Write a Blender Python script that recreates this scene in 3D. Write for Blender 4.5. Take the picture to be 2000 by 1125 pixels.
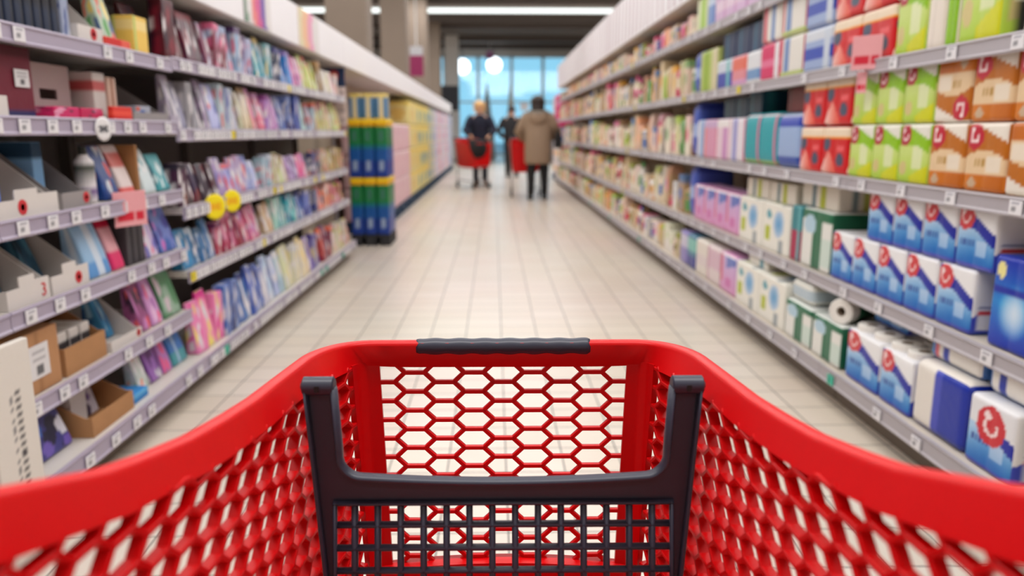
import bpy, math, random
from mathutils import Vector, Matrix

for o in list(bpy.data.objects):
    bpy.data.objects.remove(o)
SC = bpy.context.scene
COL = SC.collection
R = math.radians
random.seed(7)

# ------------------------------------------------------------------ camera, world, light, exposure
cam_data = bpy.data.cameras.new('camera')
cam = bpy.data.objects.new('camera', cam_data)
COL.objects.link(cam)
cam.location = (0, 0, 1.128)
cam.rotation_euler = (R(90 - 11.48), 0, R(-1.31))
cam_data.sensor_width = 36
cam_data.lens = 27.0
cam_data.clip_start = 0.02
cam_data.clip_end = 200
cam_data.dof.use_dof = True
cam_data.dof.focus_distance = 1.10
cam_data.dof.aperture_fstop = 2.9
cam_data.dof.aperture_blades = 0
SC.camera = cam
SC.view_settings.view_transform = 'Standard'
SC.view_settings.look = 'None'
SC.view_settings.gamma = 1
SC.view_settings.use_curve_mapping = False
SC.view_settings.exposure = 0.05
world = bpy.data.worlds.new('world')
SC.world = world
world.use_nodes = True
bg = world.node_tree.nodes['Background']
bg.inputs['Color'].default_value = (0.42, 0.70, 0.86, 1)
bg.inputs['Strength'].default_value = 1.25
LAMP_POWER = 385.0
LAMP_ROWS = [25.4 - 3.55 * k for k in range(8, -1, -1)]
CEIL = 5.0


# ------------------------------------------------------------------ helpers
def lin(c):
    return tuple(((v / 255.0) / 12.92 if v / 255.0 <= 0.04045 else ((v / 255.0 + 0.055) / 1.055) ** 2.4) for v in c)


MATS = {}


def mat(name, rgb, rough=0.5, metal=0.0, spec=0.5, emit=None, noise=0.0, scale=20.0, coat=0.0):
    if name in MATS:
        return MATS[name]
    m = bpy.data.materials.new(name)
    m.use_nodes = True
    nt = m.node_tree
    b = nt.nodes['Principled BSDF']
    c = lin(rgb) + (1,)
    b.inputs['Base Color'].default_value = c
    b.inputs['Roughness'].default_value = rough
    b.inputs['Metallic'].default_value = metal
    b.inputs['Specular IOR Level'].default_value = spec
    b.inputs['Coat Weight'].default_value = coat
    if noise:
        tc = nt.nodes.new('ShaderNodeTexCoord')
        n = nt.nodes.new('ShaderNodeTexNoise')
        n.inputs['Scale'].default_value = scale
        n.inputs['Detail'].default_value = 4
        mx = nt.nodes.new('ShaderNodeMix')
        mx.data_type = 'RGBA'
        mx.inputs['A'].default_value = tuple(v * (1 - noise) for v in c[:3]) + (1,)
        mx.inputs['B'].default_value = tuple(min(1, v * (1 + noise)) for v in c[:3]) + (1,)
        nt.links.new(tc.outputs['Object'], n.inputs['Vector'])
        nt.links.new(n.outputs['Fac'], mx.inputs['Factor'])
        nt.links.new(mx.outputs['Result'], b.inputs['Base Color'])
    if emit:
        b.inputs['Emission Color'].default_value = c
        b.inputs['Emission Strength'].default_value = emit
    MATS[name] = m
    return m


def printed_mat(name, rough, coat=0.0):
    m = bpy.data.materials.new(name)
    m.use_nodes = True
    nt = m.node_tree
    b = nt.nodes['Principled BSDF']
    a = nt.nodes.new('ShaderNodeAttribute')
    a.attribute_name = 'ink'
    nt.links.new(a.outputs['Color'], b.inputs['Base Color'])
    b.inputs['Roughness'].default_value = rough
    b.inputs['Coat Weight'].default_value = coat
    n = nt.nodes.new('ShaderNodeTexNoise')
    n.inputs['Scale'].default_value = 35
    bp = nt.nodes.new('ShaderNodeBump')
    bp.inputs['Strength'].default_value = 0.12
    bp.inputs['Distance'].default_value = 0.01
    tc = nt.nodes.new('ShaderNodeTexCoord')
    nt.links.new(tc.outputs['Object'], n.inputs['Vector'])
    nt.links.new(n.outputs['Fac'], bp.inputs['Height'])
    nt.links.new(bp.outputs['Normal'], b.inputs['Normal'])
    MATS[name] = m
    return m


FILM = printed_mat('printed_film', 0.38)
CARD = printed_mat('printed_card', 0.62)


class MB:
    """collects faces of ONE mesh"""

    def __init__(s):
        s.v, s.f, s.m, s.c = [], [], [], []

    def face(s, pts, m=0, col=None):
        i = len(s.v)
        s.v += [tuple(p) for p in pts]
        s.f.append(tuple(range(i, i + len(pts))))
        s.m.append(m)
        return s

    def mesh(s, verts, faces, m=0):
        i = len(s.v)
        s.v += [tuple(p) for p in verts]
        for f in faces:
            s.f.append(tuple(i + k for k in f))
            s.m.append(m)
        return s

    def box(s, x0, x1, y0, y1, z0, z1, m=0):
        v = [(x, y, z) for z in (z0, z1) for y in (y0, y1) for x in (x0, x1)]
        return s.mesh(v, [(0, 2, 3, 1), (4, 5, 7, 6), (0, 1, 5, 4), (2, 6, 7, 3), (0, 4, 6, 2), (1, 3, 7, 5)], m)

    def cbox(s, x0, x1, y0, y1, z0, z1, b=0.004, m=0):
        """chamfered box"""
        b = min(b, (x1 - x0) / 3, (y1 - y0) / 3, (z1 - z0) / 3)
        V, F, idx = [], [], {}
        for sx in (0, 1):
            for sy in (0, 1):
                for sz in (0, 1):
                    x, y, z = (x0, x1)[sx], (y0, y1)[sy], (z0, z1)[sz]
                    dx, dy, dz = (b, -b)[sx], (b, -b)[sy], (b, -b)[sz]
                    for a, p in (('x', (x, y + dy, z + dz)), ('y', (x + dx, y, z + dz)), ('z', (x + dx, y + dy, z))):
                        idx[sx, sy, sz, a] = len(V)
                        V.append(p)
        q = lambda *k: F.append([idx[t] for t in k])
        for t in (0, 1):
            o = 1 if t else -1
            for a, g in (('x', lambda i, j: (t, i, j)), ('y', lambda i, j: (i, t, j)), ('z', lambda i, j: (i, j, t))):
                ks = [g(0, 0) + (a,), g(1, 0) + (a,), g(1, 1) + (a,), g(0, 1) + (a,)]
                if (o < 0) != (a == 'y'):
                    ks.reverse()
                q(*ks)
        for i in (0, 1):
            for j in (0, 1):
                ks = [(0, i, j, 'y'), (1, i, j, 'y'), (1, i, j, 'z'), (0, i, j, 'z')]
                q(*(ks if i == j else ks[::-1]))
                ks = [(i, 0, j, 'z'), (i, 1, j, 'z'), (i, 1, j, 'x'), (i, 0, j, 'x')]
                q(*(ks if i == j else ks[::-1]))
                ks = [(i, j, 0, 'x'), (i, j, 1, 'x'), (i, j, 1, 'y'), (i, j, 0, 'y')]
                q(*(ks if i == j else ks[::-1]))
                for k in (0, 1):
                    ks = [(i, j, k, 'x'), (i, j, k, 'y'), (i, j, k, 'z')]
                    q(*(ks if (i + j + k) % 2 else ks[::-1]))
        return s.mesh(V, F, m)

    def tube(s, path, r, n=8, m=0, closed=False, up=(0, 0, 1), ry=None):
        P = [Vector(p) for p in path]
        k = len(P)
        rs = r if isinstance(r, (list, tuple)) else [r] * k
        V, F = [], []
        for i in range(k):
            if closed:
                t = P[(i + 1) % k] - P[i - 1]
            else:
                t = P[min(i + 1, k - 1)] - P[max(i - 1, 0)]
            t.normalize()
            u = Vector(up)
            if abs(t.dot(u)) > 0.95:
                u = Vector((0, 1, 0)) if abs(t.y) < 0.9 else Vector((1, 0, 0))
            a = t.cross(u).normalized()
            b = a.cross(t).normalized()
            for j in range(n):
                w = 2 * math.pi * (j + 0.5) / n
                V.append(P[i] + a * math.cos(w) * rs[i] + b * math.sin(w) * (rs[i] if ry is None else ry))
        L = k if closed else k - 1
        for i in range(L):
            i2 = (i + 1) % k
            for j in range(n):
                F.append((i * n + j, i * n + (j + 1) % n, i2 * n + (j + 1) % n, i2 * n + j))
        if not closed:
            F.append(tuple(range(n))[::-1])
            F.append(tuple((k - 1) * n + j for j in range(n)))
        return s.mesh(V, F, m)

    def sweep(s, rings, m=0, caps=True):
        """rings: list of closed loops with the same number of points"""
        n = len(rings[0])
        V = [p for r in rings for p in r]
        F = []
        for i in range(len(rings) - 1):
            for j in range(n):
                F.append((i * n + j, i * n + (j + 1) % n, (i + 1) * n + (j + 1) % n, (i + 1) * n + j))
        if caps:
            F.append(tuple(range(n))[::-1])
            F.append(tuple((len(rings) - 1) * n + j for j in range(n)))
        return s.mesh(V, F, m)

    def lathe(s, prof, n=20, c=(0, 0, 0), m=0, axis='z', sx=1, sy=1):
        rings = []
        for r, z in prof:
            ring = []
            for j in range(n):
                w = 2 * math.pi * j / n
                a, b = r * math.cos(w) * sx, r * math.sin(w) * sy
                if axis == 'z':
                    p = (c[0] + a, c[1] + b, c[2] + z)
                elif axis == 'x':
                    p = (c[0] + z, c[1] + a, c[2] + b)
                else:
                    p = (c[0] + b, c[1] + z, c[2] + a)
                ring.append(p)
            rings.append(ring)
        return s.sweep(rings, m)

    def loft(s, secs, n=18, m=0, pw=2.0):
        """secs: (cx, cy, cz, rx, ry)"""
        rings = []
        for cx, cy, cz, rx, ry in secs:
            ring = []
            for j in range(n):
                w = 2 * math.pi * j / n
                ca, sa = math.cos(w), math.sin(w)
                ring.append((cx + rx * math.copysign(abs(ca) ** (2 / pw), ca), cy + ry * math.copysign(abs(sa) ** (2 / pw), sa), cz))
            rings.append(ring)
        return s.sweep(rings, m)

    def data(s, name, mats, smooth=False):
        me = bpy.data.meshes.new(name)
        me.from_pydata(s.v, [], s.f)
        for q in (mats if isinstance(mats, (list, tuple)) else [mats]):
            me.materials.append(q)
        me.polygons.foreach_set('material_index', s.m)
        if smooth:
            me.polygons.foreach_set('use_smooth', [True] * len(s.f))
        me.update()
        return me

    def build(s, name, mats, parent=None, smooth=False, loc=None, rotz=0.0):
        return link(name, s.data(name, mats, smooth), parent, loc, rotz)


def link(name, me, parent=None, loc=None, rotz=0.0):
    o = bpy.data.objects.new(name, me)
    COL.objects.link(o)
    if parent is not None:
        o.parent = parent
    if loc is not None:
        o.location = loc
    o.rotation_euler = (0, 0, rotz)
    return o


def auto_smooth(o, ang=40):
    """mark sharp edges by angle so flat parts stay crisp"""
    me = o.data
    me.polygons.foreach_set('use_smooth', [True] * len(me.polygons))
    try:
        me.set_sharp_from_angle(angle=R(ang))
    except Exception:
        pass
    return o


LABELS = {}


def tag(o, label, cat, group=None):
    if label in LABELS:
        print('DUPLICATE LABEL', label)
    n = len(label.split())
    if n < 4 or n > 16:
        print('LABEL LENGTH', n, label)
    LABELS[label] = o.name
    o['label'] = label
    o['category'] = cat
    if group:
        o['group'] = group
    return o


def thing(name, label, cat, loc=(0, 0, 0), rotz=0.0, group=None):
    return tag(link(name, None, None, loc, rotz), label, cat, group)


def structure(name, mb, m, smooth=False):
    o = mb.build(name, m, None, smooth)
    o['kind'] = 'structure'
    return o


ORD = ('first second third fourth fifth sixth seventh eighth ninth tenth eleventh twelfth thirteenth fourteenth fifteenth sixteenth '
       'seventeenth eighteenth nineteenth twentieth').split()

# ------------------------------------------------------------------ setting: floor, ceiling, walls, windows, columns
fm = bpy.data.materials.new('floor_tiles')
fm.use_nodes = True
nt = fm.node_tree
bs = nt.nodes['Principled BSDF']
N = nt.nodes.new
tc = N('ShaderNodeTexCoord')
mp = N('ShaderNodeMapping')
mp.inputs['Location'].default_value = (-0.036 + 0.1, -0.0225 + 0.1, 0)
br = N('ShaderNodeTexBrick')
br.offset = 0.0
br.squash = 1.0
br.inputs['Scale'].default_value = 1.0
br.inputs['Brick Width'].default_value = 0.2
br.inputs['Row Height'].default_value = 0.2
br.inputs['Mortar Size'].default_value = 0.0026
br.inputs['Mortar Smooth'].default_value = 0.1
br.inputs['Color1'].default_value = lin((226, 215, 203)) + (1,)
br.inputs['Color2'].default_value = lin((219, 206, 192)) + (1,)
br.inputs['Mortar'].default_value = lin((88, 84, 80)) + (1,)
mp.inputs['Location'].default_value = (-0.036, -0.0225, 0)
ns = N('ShaderNodeTexNoise')
ns.inputs['Scale'].default_value = 0.7
mxn = N('ShaderNodeMix')
mxn.data_type = 'RGBA'
mxn.blend_type = 'MULTIPLY'
mxn.inputs['Factor'].default_value = 0.12
L = nt.links.new
L(tc.outputs['Object'], mp.inputs['Vector'])
L(mp.outputs['Vector'], br.inputs['Vector'])
L(tc.outputs['Object'], ns.inputs['Vector'])
L(br.outputs['Color'], mxn.inputs['A'])
L(ns.outputs['Color'], mxn.inputs['B'])
L(mxn.outputs['Result'], bs.inputs['Base Color'])
bs.inputs['Roughness'].default_value = 0.30
bmp = N('ShaderNodeBump')
bmp.invert = True
bmp.inputs['Strength'].default_value = 0.3
bmp.inputs['Distance'].default_value = 0.002
L(br.outputs['Fac'], bmp.inputs['Height'])
L(bmp.outputs['Normal'], bs.inputs['Normal'])

WX = 14.0
FACADE = 38.0
structure('floor', MB().box(-WX, WX, -5, FACADE, -0.05, 0), fm)
m_ceil = mat('ceiling_paint', (128, 119, 113), 0.8, noise=0.06)
cb = MB().box(-WX, WX, -5, FACADE, CEIL, CEIL + 0.1)
structure('ceiling', cb, m_ceil)
m_beam = mat('ceiling_beam_paint', (92, 84, 80), 0.8)
for i, y in enumerate((23.6, 27.2, 29.0, 33.0, 36.0)):
    structure('trim_%d' % (i + 1), MB().box(-WX, WX, y - 0.15, y + 0.15, CEIL - 0.22, CEIL), m_beam)
m_wall = mat('wall_paint', (196, 188, 180), 0.8, noise=0.04)
structure('wall_left', MB().box(-WX - 0.1, -WX, -5, FACADE, 0, CEIL), m_wall)
structure('wall_right', MB().box(WX, WX + 0.1, -5, FACADE, 0, CEIL), m_wall)
structure('wall_back', MB().box(-WX, WX, -5.1, -5, 0, CEIL), m_wall)
fw = MB()
fw.box(-WX, -4.0, FACADE, FACADE + 0.2, 0, CEIL).box(3.9, WX, FACADE, FACADE + 0.2, 0, CEIL).box(-4.0, 3.9, FACADE, FACADE + 0.2, 4.7, CEIL)
structure('wall_front', fw, m_wall)
# windows in the far facade
gl = bpy.data.materials.new('window_glass')
gl.use_nodes = True
g = gl.node_tree
g.nodes.remove(g.nodes['Principled BSDF'])
tr = g.nodes.new('ShaderNodeBsdfTransparent')
tr.inputs['Color'].default_value = (0.80, 0.95, 1.0, 1)
go = g.nodes.new('ShaderNodeBsdfGlossy')
go.inputs['Roughness'].default_value = 0.05
ms = g.nodes.new('ShaderNodeMixShader')
ms.inputs['Fac'].default_value = 0.10
g.links.new(tr.outputs[0], ms.inputs[1])
g.links.new(go.outputs[0], ms.inputs[2])
g.links.new(ms.outputs[0], g.nodes['Material Output'].inputs['Surface'])
m_frame = mat('window_frame_paint', (214, 222, 228), 0.5)
edges = [-4.0, -2.35, -0.75, 0.85, 2.35, 3.9]
for i in range(5):
    a, b = edges[i], edges[i + 1]
    w = MB()
    for x0, x1, z0, z1 in ((a, a + 0.07, 0, 4.7), (b - 0.07, b, 0, 4.7), (a, b, 0, 0.12), (a, b, 4.6, 4.7), (a, b, 2.5, 2.58)):
        w.box(x0, x1, FACADE + 0.04, FACADE + 0.14, z0, z1)
    wf = structure('window_%d' % (i + 1), w, m_frame)
    MB().box(a + 0.07, b - 0.07, FACADE + 0.08, FACADE + 0.09, 0.12, 4.6).build('pane', gl, wf)
m_out = mat('forecourt_paving', (120, 140, 150), 0.8, noise=0.1)
o = structure('ground', MB().box(-30, 30, FACADE + 0.2, 80, -0.06, -0.01), m_out)
# columns standing behind the pouch shelving
m_col = mat('column_paint', (128, 114, 102), 0.7, noise=0.05, scale=3)
for i, y in enumerate((12.0, 17.4, 22.8, 28.2)):
    hw = (0.30, 0.27, 0.27, 0.27)[i]
    structure('column_%d' % (i + 1), MB().cbox(-2.14 - hw, -2.14 + hw, y - hw, y + hw, 0, CEIL, 0.03), m_col)

# ------------------------------------------------------------------ ceiling lights
m_tube = mat('lamp_tube', (235, 245, 245), 0.4, emit=1.6)
m_house = mat('lamp_housing', (200, 200, 200), 0.5)
for i, y in enumerate(LAMP_ROWS):
    t = thing('ceiling_light', 'long white strip light crossing the dark ceiling, %s row from the window end' % ORD[len(LAMP_ROWS) - 1 - i], 'ceiling light', (0, y, CEIL - 0.11), 0, 'strip lights on the ceiling')
    hl = 3 if y < 3 else 11
    MB().box(-hl, hl, -0.09, 0.09, 0.03, 0.11).build('housing', m_house, t)
    MB().box(-hl, hl, -0.07, 0.07, -0.08, 0.03).build('tube', m_tube, t)
    ld = bpy.data.lights.new('strip_light', 'AREA')
    ld.shape = 'RECTANGLE'
    short = y < 3                                           # unseen near strips, shortened and dimmed to shape the light on the cart
    ld.size, ld.size_y = (6.0 if short else 22), 0.5
    ld.energy = LAMP_POWER * ((0.12 if y < 0 else 0.62) if short else 1.0)
    ld.color = (1.0, 0.97, 0.945)
    lo = bpy.data.objects.new('strip_light', ld)
    COL.objects.link(lo)
    lo.parent = t
    lo.location = (0, 0, -0.11)

# ------------------------------------------------------------------ the red shopping cart in front of the camera
m_red = mat('red_cart_plastic', (208, 1, 7), 0.38, spec=0.30, noise=0.05, scale=60)
m_grey = mat('charcoal_plastic', (48, 50, 66), 0.42, noise=0.05, scale=80)
m_steel = mat('zinc_steel', (150, 152, 156), 0.35, metal=0.9)
m_rubber = mat('wheel_rubber', (40, 40, 42), 0.7)
CV = 0.55                                   # the cart's base lies this far along its axis


def lerp_table(tab, x):
    if x <= tab[0][0]:
        return tab[0][1]
    for (a, p), (b, q) in zip(tab, tab[1:]):
        if x <= b:
            t = (x - a) / (b - a)
            return p + (q - p) * t
    return tab[-1][1]


RIM_Z = [(0.10, 1.02), (0.25, 0.982), (0.34, 0.953), (0.423, 0.925), (0.503, 0.898), (0.556, 0.886), (0.623, 0.873), (0.689, 0.865), (0.758, 0.859), (0.851, 0.856), (0.93, 0.853), (1.04, 0.8445), (1.2, 0.8445)]
FRONT = 1.04


def half_path():
    """plan of the outer rim, from the rear left corner round the front left corner to the middle of the front: (x, v)"""
    pts = []
    v = 0.12
    while v < 0.925 - 1e-6:
        pts.append((-(0.25 + 0.08 * (1 - v)), v))
        v += 0.02
    x0, v0 = -(0.25 + 0.08 * 0.075), 0.925
    x1, v1 = -0.175, FRONT
    c0, c1 = (-0.2515, 0.985), (-0.226, FRONT)
    for k in range(0, 13):
        t = k / 12
        b = [(1 - t) ** 3, 3 * t * (1 - t) ** 2, 3 * t * t * (1 - t), t ** 3]
        pts.append((b[0] * x0 + b[1] * c0[0] + b[2] * c1[0] + b[3] * x1, b[0] * v0 + b[1] * c0[1] + b[2] * c1[1] + b[3] * v1))
    for k in range(1, 9):
        pts.append((-0.175 + 0.175 * k / 8, FRONT))
    return pts


HP = half_path()
PATH = HP + [(-x, v) for x, v in HP[-2::-1]]
MID_I = len(HP) - 1


def resample(pts, n):
    acc = [0.0]
    for (x0, v0), (x1, v1) in zip(pts, pts[1:]):
        acc.append(acc[-1] + math.hypot(x1 - x0, v1 - v0))
    out = []
    for k in range(n):
        s = acc[-1] * k / (n - 1)
        i = 0
        while i < len(acc) - 2 and acc[i + 1] < s:
            i += 1
        t = (s - acc[i]) / (acc[i + 1] - acc[i])
        out.append((pts[i][0] + (pts[i + 1][0] - pts[i][0]) * t, pts[i][1] + (pts[i + 1][1] - pts[i][1]) * t))
    return out


def smooth_curve(ctrl, n):
    """Catmull-Rom through the control points"""
    out = []
    c = [ctrl[0]] + ctrl + [ctrl[-1]]
    for i in range(1, len(c) - 2):
        for k in range(n):
            t = k / n
            p = []
            for a in (0, 1):
                p0, p1, p2, p3 = c[i - 1][a], c[i][a], c[i + 1][a], c[i + 2][a]
                p.append(0.5 * (2 * p1 + (p2 - p0) * t + (2 * p0 - 5 * p1 + 4 * p2 - p3) * t * t + (3 * p1 - p0 - 3 * p2 + p3) * t ** 3))
            out.append(tuple(p))
    return out + [ctrl[-1]]


# the basket wall hangs inside the rim: same number of points, measured on its inner face
K0 = [i for i, (x, v) in enumerate(HP) if v >= 0.80][0]
IN = [(x + 0.028, v) for x, v in HP[:K0]]
IN_END = [(-(0.25 + 0.08 * (1 - HP[K0][1])) + 0.028, HP[K0][1]), (-0.2328, 0.86), (-0.2255, 0.91), (-0.2150, 0.965), (-0.2045, 1.005), (-0.1985, 1.020), (-0.189, 1.0285), (-0.172, 1.031), (-0.10, 1.031), (0.0, 1.031)]
IN += resample(smooth_curve(IN_END, 10), len(HP) - K0)
INNER = IN + [(-x, v) for x, v in IN[-2::-1]]
ARC = [0.0]
for (a, b), (c, d) in zip(INNER, INNER[1:]):
    ARC.append(ARC[-1] + math.hypot(c - a, d - b))
MID = ARC[MID_I]


def at_arc(s):
    """point and outward normal of the wall's plan curve at arc length s"""
    s = min(max(s, 0.0), ARC[-1])
    for i in range(len(ARC) - 1):
        if s <= ARC[i + 1]:
            break
    t = (s - ARC[i]) / (ARC[i + 1] - ARC[i])

    def nrm(k):
        a, b = INNER[max(k - 1, 0)], INNER[min(k + 1, len(INNER) - 1)]
        d = Vector((b[0] - a[0], b[1] - a[1])).normalized()
        return Vector((-d.y, d.x))
    n = nrm(i).lerp(nrm(i + 1), t).normalized()
    (x0, v0), (x1, v1) = INNER[i], INNER[i + 1]
    return x0 + (x1 - x0) * t, v0 + (v1 - v0) * t, n


def band_h(v):
    return lerp_table([(0.37, 0.041), (0.46, 0.036), (0.55, 0.032), (0.85, 0.031), (0.98, 0.035), (1.04, 0.0385)], v)


Z_BOT = 0.504


def wall_point(s, z, depth):
    """basket wall: depth is measured outwards from its inner face; the wall leans in towards the bottom"""
    x, v, n = at_arc(s)
    top = lerp_table(RIM_Z, v)
    d = depth - max(0.0, top - 0.05 - z) * 0.035
    return Vector((x + n.x * d, v + n.y * d - CV, z))


def lip_rings():
    rings = []
    for i, ((x, v), (xi_, vi_)) in enumerate(zip(PATH, INNER)):
        a, b = PATH[max(i - 1, 0)], PATH[min(i + 1, len(PATH) - 1)]
        t = Vector((b[0] - a[0], b[1] - a[1])).normalized()
        n = Vector((t.y, -t.x))
        z = lerp_table(RIM_Z, v)
        h = band_h(v)
        prof = [(0, -0.034), (0, -0.006), (0.0010, -0.0025), (0.0032, -0.0005), (0.0065, 0), (0.0130, -0.0004), (0.0158, -0.0022), (0.0172, -0.0058)]
        ring = [(x + n.x * p, v + n.y * p - CV, z + q) for p, q in prof]
        ring.append((xi_, vi_ - CV, z - h))
        ring.append((xi_ - n.x * 0.004, vi_ - n.y * 0.004 - CV, z - h))
        ring += [(x + n.x * p, v + n.y * p - CV, z + q) for p, q in ((0.0130, -0.010), (0.004, -0.010), (0.003, -0.034))]
        rings.append(ring)
    return rings


cart = thing('shopping_cart', 'large red plastic shopping cart with honeycomb basket and charcoal seat flap', 'shopping cart',
             (math.sin(R(0.64)) * CV, math.cos(R(0.64)) * CV, 0), R(-0.64))
auto_smooth(MB().sweep(lip_rings()).build('rim', m_red, cart), 50)


def strut(mb, p, q, w, d0, d1):
    """bar between two points of the developed wall (s, z): width w in the wall, depth d0..d1 through it"""
    (s0, z0), (s1, z1) = p, q
    L_ = math.hypot(s1 - s0, z1 - z0)
    if L_ < 1e-5:
        return
    tx, tz = (s1 - s0) / L_, (z1 - z0) / L_
    if d1 > 0.009:                                       # the side ribs get deeper towards the front corners
        d1 *= lerp_table([(0.80, 1.0), (0.90, 1.12), (0.97, 1.55), (1.0, 1.75)], at_arc((s0 + s1) / 2)[1])
    nx, nz = -tz, tx
    k = 2 if abs(s1 - s0) > 0.012 else 1
    rings = []
    bv = 0.0009
    for i in range(k + 1):
        t = i / k
        s, z = s0 + (s1 - s0) * t, z0 + (z1 - z0) * t
        ring = []
        for a, d in ((-w / 2 + bv, d0), (w / 2 - bv, d0), (w / 2, d0 + bv), (w / 2, d1 - bv), (w / 2 - bv, d1), (-w / 2 + bv, d1), (-w / 2, d1 - bv), (-w / 2, d0 + bv)):
            ring.append(wall_point(s + nx * a, z + nz * a, d))
        rings.append(ring)
    mb.sweep(rings)


def clip(p, q, inside):
    """keep the part of the segment that lies inside; bisection on the ends"""
    a, b = inside(*p), inside(*q)
    if not a and not b:
        return None
    if a and b:
        return p, q
    lo, hi = (p, q) if a else (q, p)
    for _ in range(14):
        m_ = ((lo[0] + hi[0]) / 2, (lo[1] + hi[1]) / 2)
        if inside(*m_):
            lo = m_
        else:
            hi = m_
    return (p, lo) if a else (lo, q)



def honeycomb(s_mid, z_mid, s0, s1, inside, w, d0, d1, k_=1.0):
    mb = MB()
    PITCH, ROW, FLAT = 0.040 * k_, 0.0266 * k_, 0.026 * k_
    dx = (PITCH - FLAT) / 2
    n0, n1 = int((s0 - s_mid) / PITCH) - 1, int((s1 - s_mid) / PITCH) + 1
    for c in range(n0, n1 + 1):
        sc = s_mid + c * PITCH
        off = ROW / 2 if c % 2 else 0
        for r in range(-20, 8):
            z = z_mid + r * ROW + off
            segs = [((sc - FLAT / 2, z), (sc + FLAT / 2, z)),
                    ((sc + FLAT / 2, z), (sc + PITCH - FLAT / 2, z + ROW / 2)),
                    ((sc + FLAT / 2, z), (sc + PITCH - FLAT / 2, z - ROW / 2))]
            for p, q in segs:
                k = clip(p, q, inside)
                if k:
                    strut(mb, k[0], k[1], w, d0, d1)
    return mb


S_POST = None
for i, (x, v) in enumerate(IN):
    if x >= -0.2075 and v > 0.95:
        S_POST = ARC[i]
        break
S_HOLE = MID - 0.173


def z_top(s):
    x, v, n = at_arc(s)
    return lerp_table(RIM_Z, v) - band_h(v)


front_in = lambda s, z: abs(s - MID) <= 0.177 - (0.803 - z) * 0.01 and Z_BOT + 0.002 < z < 0.8080
fo = honeycomb(MID, 0.7833, MID - 0.178, MID + 0.178, front_in, 0.0060, 0.001, 0.0075, 1.04).build('front_mesh', m_red, cart)
left_in = lambda s, z: 0.02 < s < S_POST + 0.004 and Z_BOT - 0.05 < z < z_top(s) + 0.003
lo_ = honeycomb(0.013, 0.812, 0.0, S_POST, left_in, 0.0052, 0.0, 0.0118).build('side_mesh', m_red, cart)
TOT = ARC[-1]
right_in = lambda s, z: TOT - S_POST - 0.004 < s < TOT - 0.02 and Z_BOT - 0.05 < z < z_top(s) + 0.003
mb = honeycomb(0.013, 0.812, 0.0, S_POST, left_in, 0.0052, 0.0, 0.0118)
mb.v = [(-x, y, z) for x, y, z in mb.v]
mb.f = [f[::-1] for f in mb.f]
mb.build('side_mesh', m_red, cart)
# smooth rounded corner posts of the basket
for sg in (1, -1):
    rings = []
    S_HOLE = MID - 0.173
    for k in range(0, 15):
        s = S_POST + (S_HOLE - S_POST) * k / 14
        zt = z_top(s) + 0.006
        pts = []
        for z in [zt + (Z_BOT - 0.05 - zt) * j / 8 for j in range(9)]:
            pts.append(wall_point(s + 0.01 * (zt - z) / 0.3, z, -0.0005))
        for z in [Z_BOT - 0.05 + (zt - Z_BOT + 0.05) * j / 8 for j in range(9)]:
            pts.append(wall_point(s + 0.01 * (zt - z) / 0.3, z, 0.0085))
        rings.append([(p.x * sg, p.y, p.z) for p in pts])
    pm = MB().sweep(rings)
    if sg < 0:
        pm.f = [f[::-1] for f in pm.f]
    auto_smooth(pm.build('corner_post', m_red, cart), 50)
# lower front rail, a shallow arch in front of the basket floor
rings = []
for k in range(25):
    x = -0.178 + 0.356 * k / 24
    zt = 0.507 + 0.011 * (1 - (x / 0.178) ** 2)
    y = FRONT - CV - 0.0105
    rings.append([(x, y - 0.022, zt), (x, y + 0.004, zt), (x, y + 0.004, zt - 0.05), (x, y - 0.022, zt - 0.05)])
auto_smooth(MB().sweep(rings).build('front_rail', m_red, cart), 30)
fl = MB()
xa, xb = 0.178, 0.245
rings = []
for k in range(9):
    t = k / 8
    hw = xa + (xb - xa) * t
    y = 1.012 - CV - 0.83 * t
    z = 0.473 - 0.02 * t
    rings.append([(-hw, y, z), (hw, y, z), (hw, y, z - 0.006), (-hw, y, z - 0.006)])
fl.sweep(rings)
for k in range(-5, 6):
    fl.box(k * 0.03 - 0.003, k * 0.03 + 0.003, 0.19 - CV, 1.005 - CV, 0.450, 0.4775)
fl.build('basket_floor', m_red, cart)
# charcoal grip on the front rim
rings = []
for k in range(61):
    x = -0.1205 + 0.241 * k / 60
    bump = 0.0006 * math.sin(x / 0.241 * 2 * math.pi * 7.0)
    ring = []
    for j in range(20):
        w = 2 * math.pi * j / 20
        ra, rb = 0.0115 + bump * 0.6, 0.0108 + bump
        e = 0.0012 if k in (0, 60) else 0
        zz = math.sin(w) * (rb - e)
        zz = zz if zz > 0 else zz * 1.15
        ring.append((x, FRONT - CV - 0.007 + math.cos(w) * (ra - e), 0.8360 + zz))
    rings.append(ring)
MB().sweep(rings).build('front_grip', m_grey, cart, True)

# charcoal child-seat flap with its grid
FV = 0.83 - CV
flap = link('seat_flap', None, cart, (0, FV, 0))
TH = 0.007


def xo(z):
    return 0.226 + (z - 0.856) * 0.054


def xi(z):
    return 0.196 + (0.706 - z) * 0.044


def plate(mb, poly, y0=-0.004, y1=0.004):
    n = len(poly)
    V = [(x, y0, z) for x, z in poly] + [(x, y1, z) for x, z in poly]
    mb.mesh(V, [tuple(range(n)), tuple(range(n, 2 * n))[::-1]] + [(i, i + n, (i + 1) % n + n, (i + 1) % n) for i in range(n)])


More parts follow.
